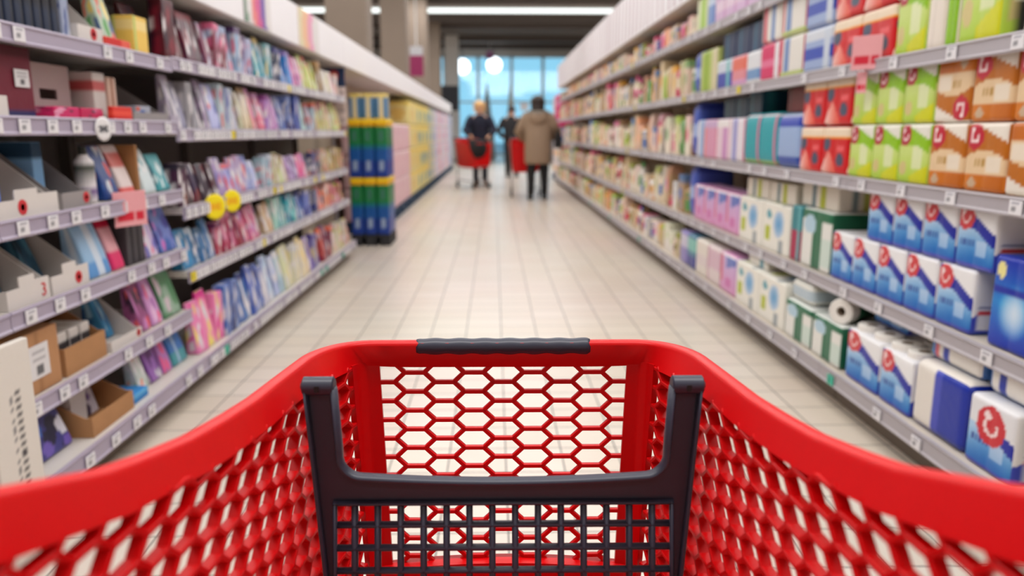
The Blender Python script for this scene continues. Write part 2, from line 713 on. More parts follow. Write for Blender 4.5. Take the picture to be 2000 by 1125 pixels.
inner = [(-0.192, 0.845), (-0.1885, 0.775)]
for k in range(0, 9):
    w = R(90 * k / 8)
    inner.append((-0.1885 + 0.0255 * (1 - math.cos(w)), 0.7625 - 0.0255 * math.sin(w)))
for k in range(1, 12):
    x = -0.163 + 0.163 * k / 11
    inner.append((x, 0.731 + 0.006 * (x / 0.163) ** 2))
inner += [(-x, z) for x, z in inner[-2::-1]]
fmesh = MB()
# posts, cross panel and side rails as strips between the opening and the outside
k_arc = inner[:11]
for sg in (1, -1):
    for (x0, z0), (x1, z1) in zip(k_arc, k_arc[1:]):
        plate(fmesh, [(sg * x0, z0), (sg * x1, z1), (sg * -xo(z1), z1), (sg * -xo(z0), z0)] if z1 < z0 else [(sg * x0, z0), (sg * x1, z1), (sg * x1, z0 - 0.002), (sg * x0, z0 - 0.002)], 0.001, 0.005)
    plate(fmesh, [(sg * -0.163, 0.737), (sg * -xo(0.737), 0.737), (sg * -xo(0.706), 0.706), (sg * -0.163, 0.706)], 0.001, 0.005)
    plate(fmesh, [(sg * -xi(0.706), 0.706), (sg * -xo(0.706), 0.706), (sg * -xo(0.5), 0.5), (sg * -xi(0.5), 0.5)], 0.001, 0.005)
mid = inner[10:-10]
for (x0, z0), (x1, z1) in zip(mid, mid[1:]):
    plate(fmesh, [(x0, z0), (x1, z1), (x1, 0.706), (x0, 0.706)], 0.001, 0.005)
auto_smooth(fmesh.build('panel', m_grey, flap), 30)
# raised flanges along the opening and along the outer edges
fln = MB()
fln.tube([(x, -0.001, z) for x, z in inner], 0.0042, 8, up=(0, 1, 0), ry=0.0095)
fln.build('opening_flange', m_grey, flap, True)
for sg in (1, -1):
    MB().tube([(sg * (xo(z) - 0.002), -0.001, z) for z in (0.847, 0.80, 0.74, 0.68, 0.62, 0.56, 0.5)], 0.0030, 8, up=(0, 1, 0), ry=0.0095).build('edge_flange', m_grey, flap, True)
    # rolled hook at the top of the post with its small slot
    hk = MB()
    x0, x1 = sorted((sg * 0.1905, sg * 0.2265))
    hk.lathe([(0.0085, 0), (0.0108, 0.0016), (0.0108, x1 - x0 - 0.0016), (0.0085, x1 - x0)], 20, (x0, 0.000, 0.8470), axis='x')
    h = hk.build('hook', m_grey, flap, False)
    auto_smooth(h, 35)
    xc = (x0 + x1) / 2
    MB().box(xc - 0.0028, xc + 0.0028, -0.0112, -0.0090, 0.8430, 0.8500).build('slot', mat('slot_dark', (20, 19, 22), 0.7), h)
    MB().tube([(sg * 0.220, 0.0, 0.8470), (sg * 0.2285, 0.0, 0.8470)], 0.004, 12).build('hinge_pin', m_steel, flap, True)
gm = MB()
gm.tube([(-0.1985, -0.002, 0.7045), (0.1985, -0.002, 0.7045)], 0.0042, 8, ry=0.0030)
bars = [0.01335 + 0.0267 * k for k in range(7)]
for b in bars:
    for sg in (1, -1):
        f0, f1 = b, b * (1 + 0.044 * 0.21 / 0.196)
        gm.tube([(sg * f0, 0.001, 0.706), (sg * f1, 0.001, 0.50)], 0.0042, 8, up=(0, 1, 0), ry=0.0052)
for k in range(1, 7):
    z = 0.7055 - 0.0297 * k
    gm.tube([(-xi(z), 0.001, z), (xi(z), 0.001, z)], 0.0052, 8, ry=0.0040)
for sg in (1, -1):
    gm.tube([(sg * xi(0.706), -0.002, 0.706), (sg * xi(0.5), -0.002, 0.5)], 0.0026, 8, up=(0, 1, 0), ry=0.0042)
gm.build('grid', m_grey, flap, True)

# chassis, push handle and wheels below the basket
ch = MB()
for sg in (1, -1):
    ch.tube([(sg * 0.26, 0.02 - CV, 1.03), (sg * 0.25, 0.10 - CV, 0.72), (sg * 0.24, 0.20 - CV, 0.40), (sg * 0.235, 0.24 - CV, 0.17), (sg * 0.22, 0.30 - CV, 0.155), (sg * 0.16, 0.92 - CV, 0.155)], 0.012, 10)
    ch.tube([(sg * 0.20, 0.26 - CV, 0.44), (sg * 0.17, 0.70 - CV, 0.455)], 0.010, 8)
ch.tube([(-0.16, 0.92 - CV, 0.155), (0.16, 0.92 - CV, 0.155)], 0.012, 10)
ch.tube([(-0.235, 0.24 - CV, 0.17), (0.235, 0.24 - CV, 0.17)], 0.012, 10)
ch.build('chassis', m_steel, cart, True)
MB().tube([(-0.27, 0.0 - CV, 1.03), (0.27, 0.0 - CV, 1.03)], 0.016, 14).build('push_handle', m_grey, cart, True)
for x, v in ((-0.235, 0.26), (0.235, 0.26), (-0.16, 0.90), (0.16, 0.90)):
    w = MB()
    w.lathe([(0.030, -0.016), (0.058, -0.016), (0.0625, -0.010), (0.0625, 0.010), (0.058, 0.016), (0.030, 0.016)], 22, (x, v - CV, 0.0625), axis='x')
    wo = auto_smooth(w.build('wheel', m_rubber, cart), 40)
    MB().box(x - 0.022, x + 0.022, v - CV - 0.012, v - CV + 0.012, 0.128, 0.15).box(x - 0.022, x - 0.018, v - CV - 0.014, v - CV + 0.014, 0.05, 0.13).box(x + 0.018, x + 0.022, v - CV - 0.014, v - CV + 0.014, 0.05, 0.13).build('fork', m_steel, wo)
# ------------------------------------------------------------------ printed goods: one mesh each, the print is a colour per vertex
def mixc(a, b, t):
    t = min(1.0, max(0.0, t))
    return tuple(p + (q - p) * t for p, q in zip(a, b))


def emblem(c, u, v, cx, cy, rx, ry, red=(204, 24, 44)):
    e = math.hypot((u - cx) / rx, (v - cy) / ry)
    if e > 1:
        return c
    w = math.degrees(math.atan2((v - cy) / ry, (u - cx) / rx)) % 360
    if 0.36 < e < 0.52 and not 20 < w < 95:
        return (246, 226, 226)
    if 0.52 <= e < 0.76 and 105 < w < 140:
        return (246, 226, 226)
    return red


def grid_lines(half, n, r):
    base = [-half + 2 * half * i / n for i in range(n + 1)]
    extra = [s * (half - r * k) for s in (1, -1) for k in (0.3, 0.65, 1.0)]
    pts = sorted(set(round(p, 5) for p in base + extra))
    out = [pts[0]]
    for p in pts[1:-1]:
        if p - out[-1] > min(half / n * 0.35, r * 0.25) and pts[-1] - p > 1e-4:
            out.append(p)
    return out + [pts[-1]]


def rbox(name, w, d, h, art, r=0.01, nx=6, ny=3, nz=6, lobes=0, amp=0.0, deform=None, matl=None):
    """rounded box, front at -y, standing on z=0; art(face, u, v) gives the print"""
    X, Y, Z = grid_lines(w / 2, nx, r), grid_lines(d / 2, ny, r), grid_lines(h / 2, nz, r)
    V, F, Cc = [], [], []

    def pos(p):
        q = [min(max(a, -(hh - r)), hh - r) for a, hh in zip(p, (w / 2, d / 2, h / 2))]
        e = Vector(p) - Vector(q)
        if e.length > 1e-9:
            p = Vector(q) + e.normalized() * r
        x, y, z = p
        if lobes:
            k = abs(math.sin(math.pi * lobes * (x / w + 0.5)))
            f = 1 - amp / (d / 2) * (1 - k) ** 1.5
            y *= f
        u, v = x / w + 0.5, z / h + 0.5
        if deform:
            x, y, z = deform(x, y, z, u, v)
        return (x, y, z + h / 2)

    def face(kind, A, B, f):
        i0 = len(V)
        for b in B:
            for a in A:
                V.append(pos(f(a, b)))
                u, v = (a - A[0]) / (A[-1] - A[0]), (b - B[0]) / (B[-1] - B[0])
                if kind in ('back', 'xn'):
                    u = 1 - u
                Cc.append(lin(art(kind, u, v)) + (1.0,))
        n = len(A)
        flip = kind in ('back', 'xn', 'bottom')
        for j in range(len(B) - 1):
            for i in range(n - 1):
                q = (i0 + j * n + i, i0 + j * n + i + 1, i0 + (j + 1) * n + i + 1, i0 + (j + 1) * n + i)
                F.append(q[::-1] if flip else q)
    face('front', X, Z, lambda a, b: (a, -d / 2, b))
    face('back', X, Z, lambda a, b: (a, d / 2, b))
    face('xp', Y, Z, lambda a, b: (w / 2, a, b))
    face('xn', Y, Z, lambda a, b: (-w / 2, a, b))
    face('top', X, Y, lambda a, b: (a, b, h / 2))
    face('bottom', X, Y, lambda a, b: (a, b, -h / 2))
    return inked(name, V, F, Cc, matl or FILM)


def inked(name, V, F, Cc, m):
    me = bpy.data.meshes.new(name)
    me.from_pydata(V, [], F)
    me.materials.append(m)
    at = me.color_attributes.new('ink', 'FLOAT_COLOR', 'POINT')
    at.data.foreach_set('color', [x for c in Cc for x in c])
    me.polygons.foreach_set('use_smooth', [True] * len(F))
    me.update()
    return me


def turned(name, prof, n=14, m=None, sx=1.0, sy=1.0):
    """prof: (r, z, colour) rings"""
    V, F, Cc = [], [], []
    for r, z, c in prof:
        for j in range(n):
            w = 2 * math.pi * j / n
            V.append((r * math.cos(w) * sx, r * math.sin(w) * sy, z))
            Cc.append(lin(c) + (1.0,))
    for i in range(len(prof) - 1):
        for j in range(n):
            F.append((i * n + j, i * n + (j + 1) % n, (i + 1) * n + (j + 1) % n, (i + 1) * n + j))
    F.append(tuple(range(n))[::-1])
    F.append(tuple((len(prof) - 1) * n + j for j in range(n)))
    return inked(name, V, F, Cc, m or FILM)


CACHE = {}


def cached(key, make):
    if key not in CACHE:
        CACHE[key] = make()
    return CACHE[key]


def squash(a, p=3.5, e=0.0):
    a *= 0.6
    """bag shape: thins towards the top and bottom seams"""
    def f(x, y, z, u, v):
        t = abs(2 * v - 1)
        return x * (1 - 0.05 * (1 - t)), y * (1 - a * t ** p), z
    return f


def standup(h, lean=0.16):
    """stand-up pouch: full at the foot, thin at the top seam, leaning back a little"""
    def f(x, y, z, u, v):
        v = min(1.0, max(0.0, v))
        return x * (1 - 0.05 * math.sin(math.pi * v)), y * (1 - 0.80 * v ** 1.4) + lean * h * v ** 1.2, z
    return f


WHITE = (232, 230, 228)


# --- prints -------------------------------------------------------------
def art_blue(face, u, v):
    if face == 'top':
        return (228, 228, 232)
    if face in ('xp', 'xn', 'back'):
        c = (226, 224, 224)
        if v < 0.62 - 0.35 * (1 - u) ** 2:
            c = (46, 62, 172)
        if 0.10 < u < 0.72 and 0.07 < v < 0.52:
            c = (222, 222, 226)
            if 0.33 < v < 0.40:
                c = (206, 60, 66)
            elif 0.10 < v < 0.27 and 0.16 < u < 0.66 and int(u * 40) % 2:
                c = (52, 52, 60)
            elif 0.42 < v < 0.46:
                c = (120, 126, 160)
        return c
    line = 0.98 - 0.42 * max(0.0, (u - 0.12) / 0.88)
    c = (236, 236, 238)
    if v < line:
        c = (18, 36, 158)
    if v < line - 0.20 and v < 0.62:
        c = mixc((172, 206, 236), (20, 108, 192), (0.50 - v) / 0.46 + 0.25 * math.sin(3 * u))
        if 0.54 < u < 0.82 and 0.22 < v < 0.46:
            c = mixc(c, (214, 226, 246), 0.6)
        if 0.14 < u < 0.5 and 0.36 < v < 0.46 and int(u * 26) % 2 == 0:
            c = (28, 60, 150)
    if v < 0.07:
        c = (64, 74, 186)
    return emblem(c, u, v, 0.23, 0.79, 0.22, 0.20, (208, 60, 66))


def art_deepblue(face, u, v):
    c = mixc((0, 128, 208), (10, 40, 170), abs(v - 0.5) * 2)
    if face == 'front':
        e = math.hypot((u - 0.55) / 0.36, (v - 0.42) / 0.30)
        if e < 1:
            c = mixc((206, 226, 246), c, e * e)
        if math.hypot((u - 0.2) / 0.10, (v - 0.85) / 0.09) < 1:
            c = (236, 226, 150)
        if 0.58 < v < 0.68:
            c = (16, 38, 160)
    return c


def art_lime(face, u, v):
    if face == 'top':
        return (226, 228, 214)
    line = 1.0 - 0.26 * max(0.0, (u - 0.2) / 0.8)
    c = (228, 226, 214)
    if v < line:
        c = (140, 192, 14)
    if v < line - 0.22 and v < 0.62:
        c = mixc((198, 218, 122), (172, 206, 60), (0.5 - v) * 2)
        if 0.48 < u < 0.82 and 0.25 < v < 0.62:
            c = mixc(c, (224, 230, 190), 0.8)
        if u > 0.45 and v < 0.30 - 0.35 * (0.95 - u):
            c = (206, 208, 20)
        if math.hypot((u - 0.2) / 0.14, (v - 0.25) / 0.12) < 1:
            c = (206, 190, 128)
    if face in ('xp', 'xn', 'back') and 0.2 < u < 0.8 and v < 0.5:
        c = (226, 226, 214) if v > 0.28 else ((60, 60, 56) if int(u * 30) % 2 else (226, 226, 214))
    return emblem(c, u, v, 0.22, 0.81, 0.20, 0.19, (172, 20, 52)) if face == 'front' else c


def art_brown(face, u, v):
    if face == 'top':
        return (230, 222, 210)
    line = 1.0 - 0.28 * max(0.0, (u - 0.2) / 0.8)
    c = (232, 224, 212)
    if v < line:
        c = (184, 104, 14)
    k = 0.60 - 0.5 * (u - 0.5) ** 2
    if v < k:
        c = (226, 196, 156)
        if 0.55 < u < 0.9 and 0.3 < v < 0.52:
            c = (232, 218, 198)
        if 0.2 < u < 0.52 and 0.38 < v < 0.5 and int(u * 30) % 2:
            c = (180, 140, 70)
    if v < 0.24:
        c = mixc((206, 116, 20), (182, 92, 10), (u - 0.2))
        if math.hypot((u - 0.25) / 0.10, (v - 0.12) / 0.08) < 1:
            c = (196, 170, 140)
    return emblem(c, u, v, 0.23, 0.80, 0.21, 0.19, (188, 18, 50)) if face == 'front' else c


def flip(art):
    return lambda f, u, v: art(f, 1 - u if f == 'front' else u, 1 - v)


def art_redroll(face, u, v):
    c = (206, 4, 18)
    if v > 0.80:
        c = (236, 216, 190)
    elif v > 0.74:
        c = (240, 160, 40)
    elif face != 'top':
        for cx, cy in ((0.18, 0.62), (0.72, 0.30)):
            if math.hypot((u - cx) / 0.15, (v - cy) / 0.14) < 1:
                return (60, 72, 98)
        if u < 0.55 and v < 0.5 - abs(u - 0.28) * 1.4:
            c = mixc((244, 214, 206), (226, 60, 40), u * 1.6)
        if 0.6 < u < 0.85 and 0.48 < v < 0.58:
            c = (232, 90, 96)
    return c


def art_greenwhite(face, u, v):
    if face == 'top':
        return (222, 226, 222)
    c = (230, 230, 224)
    if 0.42 < u < 0.72 or (v > 0.84):
        c = (20, 104, 70)
    if math.hypot((u - 0.3) / 0.2, (v - 0.74) / 0.16) < 1:
        c = (176, 206, 222)
    if u > 0.72 and 0.1 < v < 0.55:
        c = (206, 222, 212)
    if face != 'front':
        c = (16, 92, 62) if u < 0.5 or v > 0.7 else (70, 92, 84)
        if 0.55 < u < 0.85 and 0.15 < v < 0.6:
            c = (196, 206, 200)
    return c


def art_moist(face, u, v):
    """white carton with teal mark and lime square"""
    c = (234, 232, 222)
    if face in ('front', 'top'):
        if math.hypot((u - 0.22) / 0.10, (v - 0.76) / 0.09) < 1:
            c = (66, 156, 172)
        if 0.10 < u < 0.30 and 0.22 < v < 0.52:
            c = (178, 190, 20)
        e = math.hypot((u - 0.6) / 0.20, (v - 0.6) / 0.28)
        if e < 1:
            c = mixc((70, 150, 206), (190, 206, 226), e)
        if 0.62 < u < 0.78 and v < 0.28:
            c = (150, 160, 164)
    return c


def art_pink(face, u, v):
    c = mixc((222, 150, 196), (196, 176, 222), v)
    if face == 'front':
        if u < 0.16 and v > 0.25:
            c = (216, 80, 96)
        if u > 0.4 and v > 0.62 + 0.25 * (u - 0.4):
            c = (94, 116, 190)
        if v > 0.92:
            c = (232, 226, 230)
        if 0.35 < u < 0.75 and 0.18 < v < 0.4:
            c = (206, 110, 176)
    return c


def art_bar(base, bands, side=None):
    """plain ground with upright or level bands: (axis, a, b, colour)"""
    def f(face, u, v):
        if face == 'top':
            return base
        if face != 'front' and side:
            return side
        c = base
        for ax, a, b, k in bands:
            if a < (u if ax == 'u' else v) < b:
                c = k
        return c
    return f


def art_patch(base, top, patch, mark, k=0):
    """ground colour, darker head, a soft patch and a small mark"""
    rr = random.Random(k)
    cx, cy = 0.35 + 0.3 * rr.random(), 0.3 + 0.3 * rr.random()
    rx, ry = 0.2 + 0.15 * rr.random(), 0.16 + 0.14 * rr.random()
    mx, my = 0.2 + 0.6 * rr.random(), 0.15 + 0.5 * rr.random()
    hd = 0.72 + 0.16 * rr.random()

    def f(face, u, v):
        if face == 'top':
            return top
        c = base
        if v > hd:
            c = top
        elif face == 'front':
            if math.hypot((u - cx) / rx, (v - cy) / ry) < 1:
                c = patch
            if math.hypot((u - mx) / 0.13, (v - my) / 0.10) < 1:
                c = mark
        return c
    return f


# ------------------------------------------------------------------ shelving bays
m_shelf = mat('shelf_enamel', (206, 200, 194), 0.45, noise=0.03)
m_shelf_r = mat('shelf_enamel_beige', (206, 196, 182), 0.5, noise=0.03)
m_back_dark = mat('back_panel_grey', (120, 112, 108), 0.7)
m_back_beige = mat('back_panel_beige', (176, 162, 144), 0.7)
m_strip_l = mat('price_strip_lilac', (168, 158, 178), 0.4)
m_strip_r = mat('price_strip_grey', (172, 166, 172), 0.4)
m_fascia = mat('fascia_white', (240, 238, 242), 0.5, noise=0.02, scale=4)
m_kick = mat('kick_plate', (116, 104, 92), 0.6)


def tag_mesh(col, k):
    def art(face, u, v):
        if face == 'front' and 0.18 < u < 0.62 and 0.25 < v < 0.6:
            return mixc(col, (40, 40, 46), 0.45)
        if face == 'front' and 0.2 < u < 0.85 and 0.72 < v < 0.85:
            return mixc(col, (60, 60, 80), 0.4)
        return col
    return cached(('tag', col), lambda: rbox('price_tag', 0.052, 0.004, 0.040, art, 0.001, 8, 1, 6, matl=CARD))


TAG_W, TAG_G, TAG_Y = (226, 224, 228), (64, 190, 160), (236, 216, 40)
R_TOPS = [0.165, 0.51, 0.95, 1.395, 1.82]
N_TOPS = [0.155, 0.37, 0.64, 0.89, 1.17, 1.42]
F_TOPS = [0.155, 0.535, 0.81, 1.14, 1.43]
RX, LX = 1.44, -1.33


def to_world(side, y_along, depth):
    """point on a gondola: distance along the aisle and depth behind the shelf edge"""
    return (RX + depth, y_along) if side == 'R' else (LX - depth, y_along)


def bay(side, y0, y1, tops, label, tag_step, strips, shelf_m, back_m, zmax, fascia, group, seed, skip_tags=()):
    rr = random.Random(seed)
    w = y1 - y0 - 0.004
    x = RX if side == 'R' else LX
    t = thing('shelving_bay', label, 'shelving', (x, (y0 + y1) / 2, 0), R(-90 if side == 'R' else 90), group)
    MB().box(-w / 2, w / 2, 0.47, 0.485, 0.0, zmax).build('back_panel', back_m, t)
    for sx in (-1, 1):
        xx = sx * (w / 2 - 0.016)
        MB().cbox(xx - 0.015, xx + 0.015, 0.425, 0.469, 0, zmax, 0.003).build('upright', back_m, t)
    MB().cbox(-w / 2, w / 2, 0.02, 0.46, 0, tops[0] - 0.07, 0.003).build('kick_plate', m_kick, t)
    for i, z in enumerate(tops):
        y = -0.05 if i == 0 else 0.0
        sb = MB().cbox(-w / 2, w / 2, y, 0.42, z - 0.028 if i else z - 0.05, z, 0.003)
        for sx in (-1, 1):                                # sloping brackets under the shelf
            if i:
                sb.mesh([(sx * (w / 2 - 0.012) + q, yy, zz) for q in (-0.002, 0.002) for yy, zz in ((0.29, z - 0.028), (0.42, z - 0.028), (0.42, z - 0.060))],
                        [(0, 1, 2), (5, 4, 3), (0, 3, 4, 1), (1, 4, 5, 2), (2, 5, 3, 0)])
        s = sb.build('shelf', shelf_m, t)
        z0 = z - 0.052 if i else z - 0.062
        st = MB()
        st.sweep([[(xx, y - 0.001, z0), (xx, y - 0.010, z0), (xx, y - 0.012, z0 + 0.006), (xx, y - 0.007, z0 + 0.012), (xx, y - 0.007, z - 0.008), (xx, y - 0.012, z - 0.003), (xx, y - 0.010, z + 0.003), (xx, y - 0.001, z + 0.003)] for xx in (-w / 2, w / 2)])
        st.build('price_strip', strips, s)
        if tag_step:
            p = -w / 2 + 0.03 + rr.random() * tag_step * 0.5
            while p < w / 2 - 0.04:
                if rr.random() < 0.85:
                    col = TAG_W if rr.random() < 0.94 else (TAG_G if i == 0 else TAG_Y)
                    link('price_tag', tag_mesh(col, 0), s, (p, y - 0.0125, z0 + 0.006))
                p += tag_step * (0.75 + 0.6 * rr.random())
    if fascia:
        a, b = fascia
        fb = MB().cbox(-w / 2, w / 2, -0.015, 0.0, a, b, 0.003)
        fo_ = fb.build('fascia_board', m_fascia, t)
        if side == 'R':
            pm = MB()
            for q in range(6):
                xx = -w / 2 + w * (q + 0.5 + 0.25 * (rr.random() - 0.5)) / 6
                pm.box(xx - 0.03 - 0.03 * rr.random(), xx + 0.03, -0.0165, -0.0152, a + 0.02, b - 0.01)
            pm.build('fascia_print', mat('fascia_mauve', (208, 192, 200), 0.5), fo_)
        MB().cbox(-w / 2, w / 2, 0.0, 0.46, a - 0.0, a + 0.03, 0.003).build('canopy', shelf_m, t)
    return t


def bay_word(k):
    return ORD[k]


R_Y0, BW = 0.45, 1.33
NRB = 13
for k in range(NRB):
    y0 = R_Y0 + BW * k
    ts = 0.30 if k < 4 else (0.16 if k < 8 else 0)
    bay('R', y0, y0 + BW, R_TOPS, 'grey enamel shelving bay of paper goods, %s from the near end of the tissue row' % bay_word(k), ts, m_strip_r, m_shelf_r,
        m_back_beige, 2.56, (2.075, 2.56), 'tissue row shelving', 100 + k)
bay('L', 0.90, 2.07, N_TOPS, 'shelving bay nearest the camera on the pouch row, behind a white text panel', 0, m_strip_l, m_shelf, m_back_dark, 1.96, (1.70, 1.96), 'pouch row shelving', 1)
bay('L', 2.07, 3.30, N_TOPS, 'shelving bay with six shelves of white trays and cardboard boxes', 0.14, m_strip_l, m_shelf, m_back_dark, 1.96, (1.70, 1.96), 'pouch row shelving', 2)
for k in range(3):
    y0 = 3.30 + 1.25 * k
    bay('L', y0, y0 + 1.25, F_TOPS, 'shelving bay packed with bright pouches, %s beyond the cardboard tray bay' % ORD[k], 0.062, m_strip_l, m_shelf, m_back_dark, 1.96, (1.70, 1.96), 'pouch row shelving', 10 + k)
# white canopy boards that run on above the pallets
for k in range(13):
    y0 = 7.06 + 1.33 * k
    t = thing('overhead_canopy', 'white overhead canopy board above the pallet stacks, %s from the pouch shelving' % ORD[k], 'canopy', (LX, y0 + 0.665, 1.70), R(90), 'canopy boards above the pallets')
    MB().cbox(-0.663, 0.663, -0.015, 0.0, 0, 0.26, 0.003).build('fascia_board', m_fascia, t)
    MB().cbox(-0.663, 0.663, 0.0, 0.46, 0, 0.03, 0.003).build('canopy', m_shelf, t)
    MB().cbox(-0.663, 0.663, 0.46, 0.48, -1.70, 0.26, 0.003).build('back_panel', m_back_beige, t)
# printed pictures on the fascia boards
def fascia_picture(y0, y1, cols, label):
    w = y1 - y0

    def art(face, u, v):
        return cols[min(len(cols) - 1, int(u * len(cols) + 0.5 * math.sin(v * 3)))]
    me = rbox('fascia_poster', w, 0.003, 0.25, art, 0.001, 16, 1, 8, matl=CARD)
    o = link('fascia_poster', me, None, (LX + 0.0175, (y0 + y1) / 2, 1.705), R(90))
    tag(o, label, 'poster')


fascia_picture(4.28, 4.78, [(120, 150, 130), (226, 222, 222), (232, 130, 130), (214, 90, 150), (120, 90, 170), (226, 222, 222)], 'pink purple and green picture strip on the white fascia board')
fascia_picture(5.45, 6.05, [(226, 216, 180), (236, 190, 150), (230, 160, 190), (226, 222, 222)], 'pale yellow and pink picture strip on the white fascia board')

# ------------------------------------------------------------------ goods on the tissue row, near bays
def put(side, name, me, ya, yb, z, depth_front, d, label, cat, group=None, rot=0.0, roll=None):
    x, y = to_world(side, (ya + yb) / 2, depth_front + d / 2)
    o = link(name, me, None, (x, y, z + 0.0012), R((-90 if side == 'R' else 90) + rot))
    tag(o, label, cat, group)
    return o


def pack(side, name, art, ya, yb, z, h, d, label, cat, group=None, off=0.02, r=0.014, n=26, lobes=2, amp=0.003, key=None, deform=None, rot=0.0, m=None):
    w = round(abs(yb - ya) - 0.005, 3)
    k = (key or art, w, d, h, n)
    me = cached(k, lambda: rbox(name, w, d, h, art, min(r, w / 3, d / 3, h / 3), n, max(4, n // 3), n, lobes, amp, deform, m))
    return put(side, name, me, ya, yb, z, off, d, label, cat, group, rot)


def barcode(parent, w, d, h, side=1):
    """small printed label on the near end of a pack"""
    def art(face, u, v):
        if face == 'front':
            if 0.12 < v < 0.5 and 0.1 < u < 0.9 and int(u * 17) % 2:
                return (40, 40, 46)
            if 0.62 < v < 0.8:
                return (206, 60, 66)
        return (228, 228, 230)
    me = cached('barcode', lambda: rbox('barcode_label', 0.07, 0.002, 0.075, art, 0.0005, 18, 1, 10, matl=CARD))
    link('barcode_label', me, parent, (side * (w / 2 + 0.0004), 0, h * 0.12), R(90 * side))


# toilet roll seen on its end
def roll_mesh(rad=0.052, hgt=0.095):
    mb = MB()
    mb.lathe([(0.020, 0.0), (rad - 0.002, 0.0), (rad, 0.003), (rad, hgt - 0.003), (rad - 0.002, hgt), (0.021, hgt), (0.020, hgt - 0.02)], 20)
    return mb.data('roll', [mat('tissue_paper', (234, 230, 224), 0.85)], False)


ROLL = roll_mesh()
CORE = MB().lathe([(0.019, 0), (0.0195, 0.0), (0.0195, 0.002), (0.0, 0.002)], 14).data('core', [mat('cardboard_core', (120, 104, 88), 0.8)])

Zs = R_TOPS
LIME_G, BROWN_G, BLUE_G = 'lime kitchen roll packs', 'brown kitchen roll packs', 'blue and white toilet roll packs'
# third shelf: brown, lime and red packs in two rows
for r_, zz in (('lower', Zs[2]), ('upper', Zs[2] + 0.207)):
    for i in range(3):
        a = 1.99 + 0.20 * i
        inv = (r_ == 'lower' and i == 0) or (r_ == 'upper' and i == 2)
        o = pack('R', 'kitchen_roll_pack', art_brown if not inv else flip(art_brown), a, a + 0.2, zz, 0.205, 0.24,
                 'brown and cream kitchen roll pack%s, %s row, %s from the lime packs' % (' standing upside down' if inv else '', r_, ORD[2 - i]), 'kitchen roll', BROWN_G, key='brown%d' % inv)
        barcode(o, 0.195, 0.24, 0.205)
        a = 2.592 + 0.197 * i
        o = pack('R', 'kitchen_roll_pack', art_lime, a, a + 0.197, zz, 0.205, 0.24,
                 'lime green kitchen roll pack below eye level, %s row, %s from the brown packs' % (r_, ORD[i]), 'kitchen roll', LIME_G, key='lime')
        barcode(o, 0.192, 0.24, 0.205)
    for i in range(2):
        a = 3.19 + 0.255 * i
        pack('R', 'kitchen_roll_pack', art_redroll, a, a + 0.255, zz, 0.200 if r_ == 'lower' else 0.205, 0.24,
             'red kitchen roll pack on the third shelf, %s row, %s' % (r_, ('touching the lime packs', 'beside the blue bag')[i]), 'kitchen roll', 'red kitchen roll packs on the third shelf', key='red')
pack('R', 'wipes_bag', art_bar((150, 176, 216), [('v', 0, 0.22, (40, 78, 170)), ('v', 0.76, 0.94, (14, 52, 170)), ('v', 0.94, 1, (206, 214, 226))]), 3.71, 4.02, Zs[2], 0.27, 0.2,
     'blue and white wipes bag between the teal bags and red packs', 'wipes', r=0.03, lobes=0, deform=squash(0.3))
pack('R', 'gift_box', art_bar((96, 12, 22), [('u', 0.1, 0.16, (60, 10, 18))]), 3.72, 4.0, Zs[2] + 0.275, 0.12, 0.2, 'dark burgundy box lying on the blue wipes bag', 'box', r=0.004, lobes=0, off=0.06)
for i in range(2):
    a = 4.03 + 0.26 * i
    pack('R', 'napkin_bag', art_bar((0, 158, 170), [('v', 0, 0.08, (150, 190, 90)), ('u', 0.90, 1, (216, 120, 150)), ('v', 0.93, 1, (220, 200, 206))]), a, a + 0.26, Zs[2], 0.28, 0.2,
         'bright teal napkin bag on the third shelf, %s' % ('next to the blue wipes bag', 'next to the lilac packs')[i], 'napkins', 'teal bags', r=0.03, lobes=0, key='teal', deform=squash(0.25))
for i, (a, b, art, d_) in enumerate(((4.56, 4.84, art_bar((228, 220, 228), [('u', 0.3, 0.6, (150, 150, 206)), ('u', 0.0, 0.1, (206, 90, 130))]), 'white and lilac tissue pack beside the teal bags'),
                                     (4.85, 5.12, art_bar((226, 200, 214), [('u', 0.6, 0.9, (196, 130, 190)), ('v', 0.8, 1, (232, 226, 226))]), 'pale pink tissue pack with mauve band on the third shelf'),
                                     (5.13, 5.42, art_bar((214, 150, 180), [('u', 0, 0.2, (226, 120, 110)), ('v', 0.78, 1, (200, 170, 206))]), 'rose tissue pack with coral edge on the third shelf'),
                                     (5.43, 5.60, art_bar((150, 178, 218), [('u', 0, 0.5, (226, 224, 230))]), 'white and sky blue tissue pack beside the tall blue bag'))):
    pack('R', 'tissue_pack', art, a, b, Zs[2], 0.26, 0.2, d_, 'tissues', r=0.02, lobes=0)
for i in range(3):
    pack('R', 'napkin_box', art_bar((16, 62, 84), [('u', 0.2, 0.4, (40, 110, 120))]), 4.50 + 0.25 * i, 4.74 + 0.25 * i, Zs[2] + 0.285 if i == 0 else Zs[2] + 0.262, 0.125, 0.2,
         'dark teal box lying on the %s' % ('white and lilac tissue pack', 'pale pink tissue pack', 'rose tissue pack')[i], 'box', 'dark teal boxes', r=0.004, lobes=0, off=0.10, n=10, key='dteal')
for i, (sh, h) in enumerate(((1, 0.38), (2, 0.39), (3, 0.30))):
    pack('R', 'diaper_bag', art_bar((70, 92, 180), [('v', 0.35, 0.6, (160, 180, 222)), ('v', 0.85, 1, (30, 50, 140))]), 5.61, 5.765, Zs[sh], h, 0.3, 'tall blue bag closing the %s shelf before the cream goods' % ORD[sh], 'bag', 'tall blue bags', r=0.04, lobes=0, deform=squash(0.25))
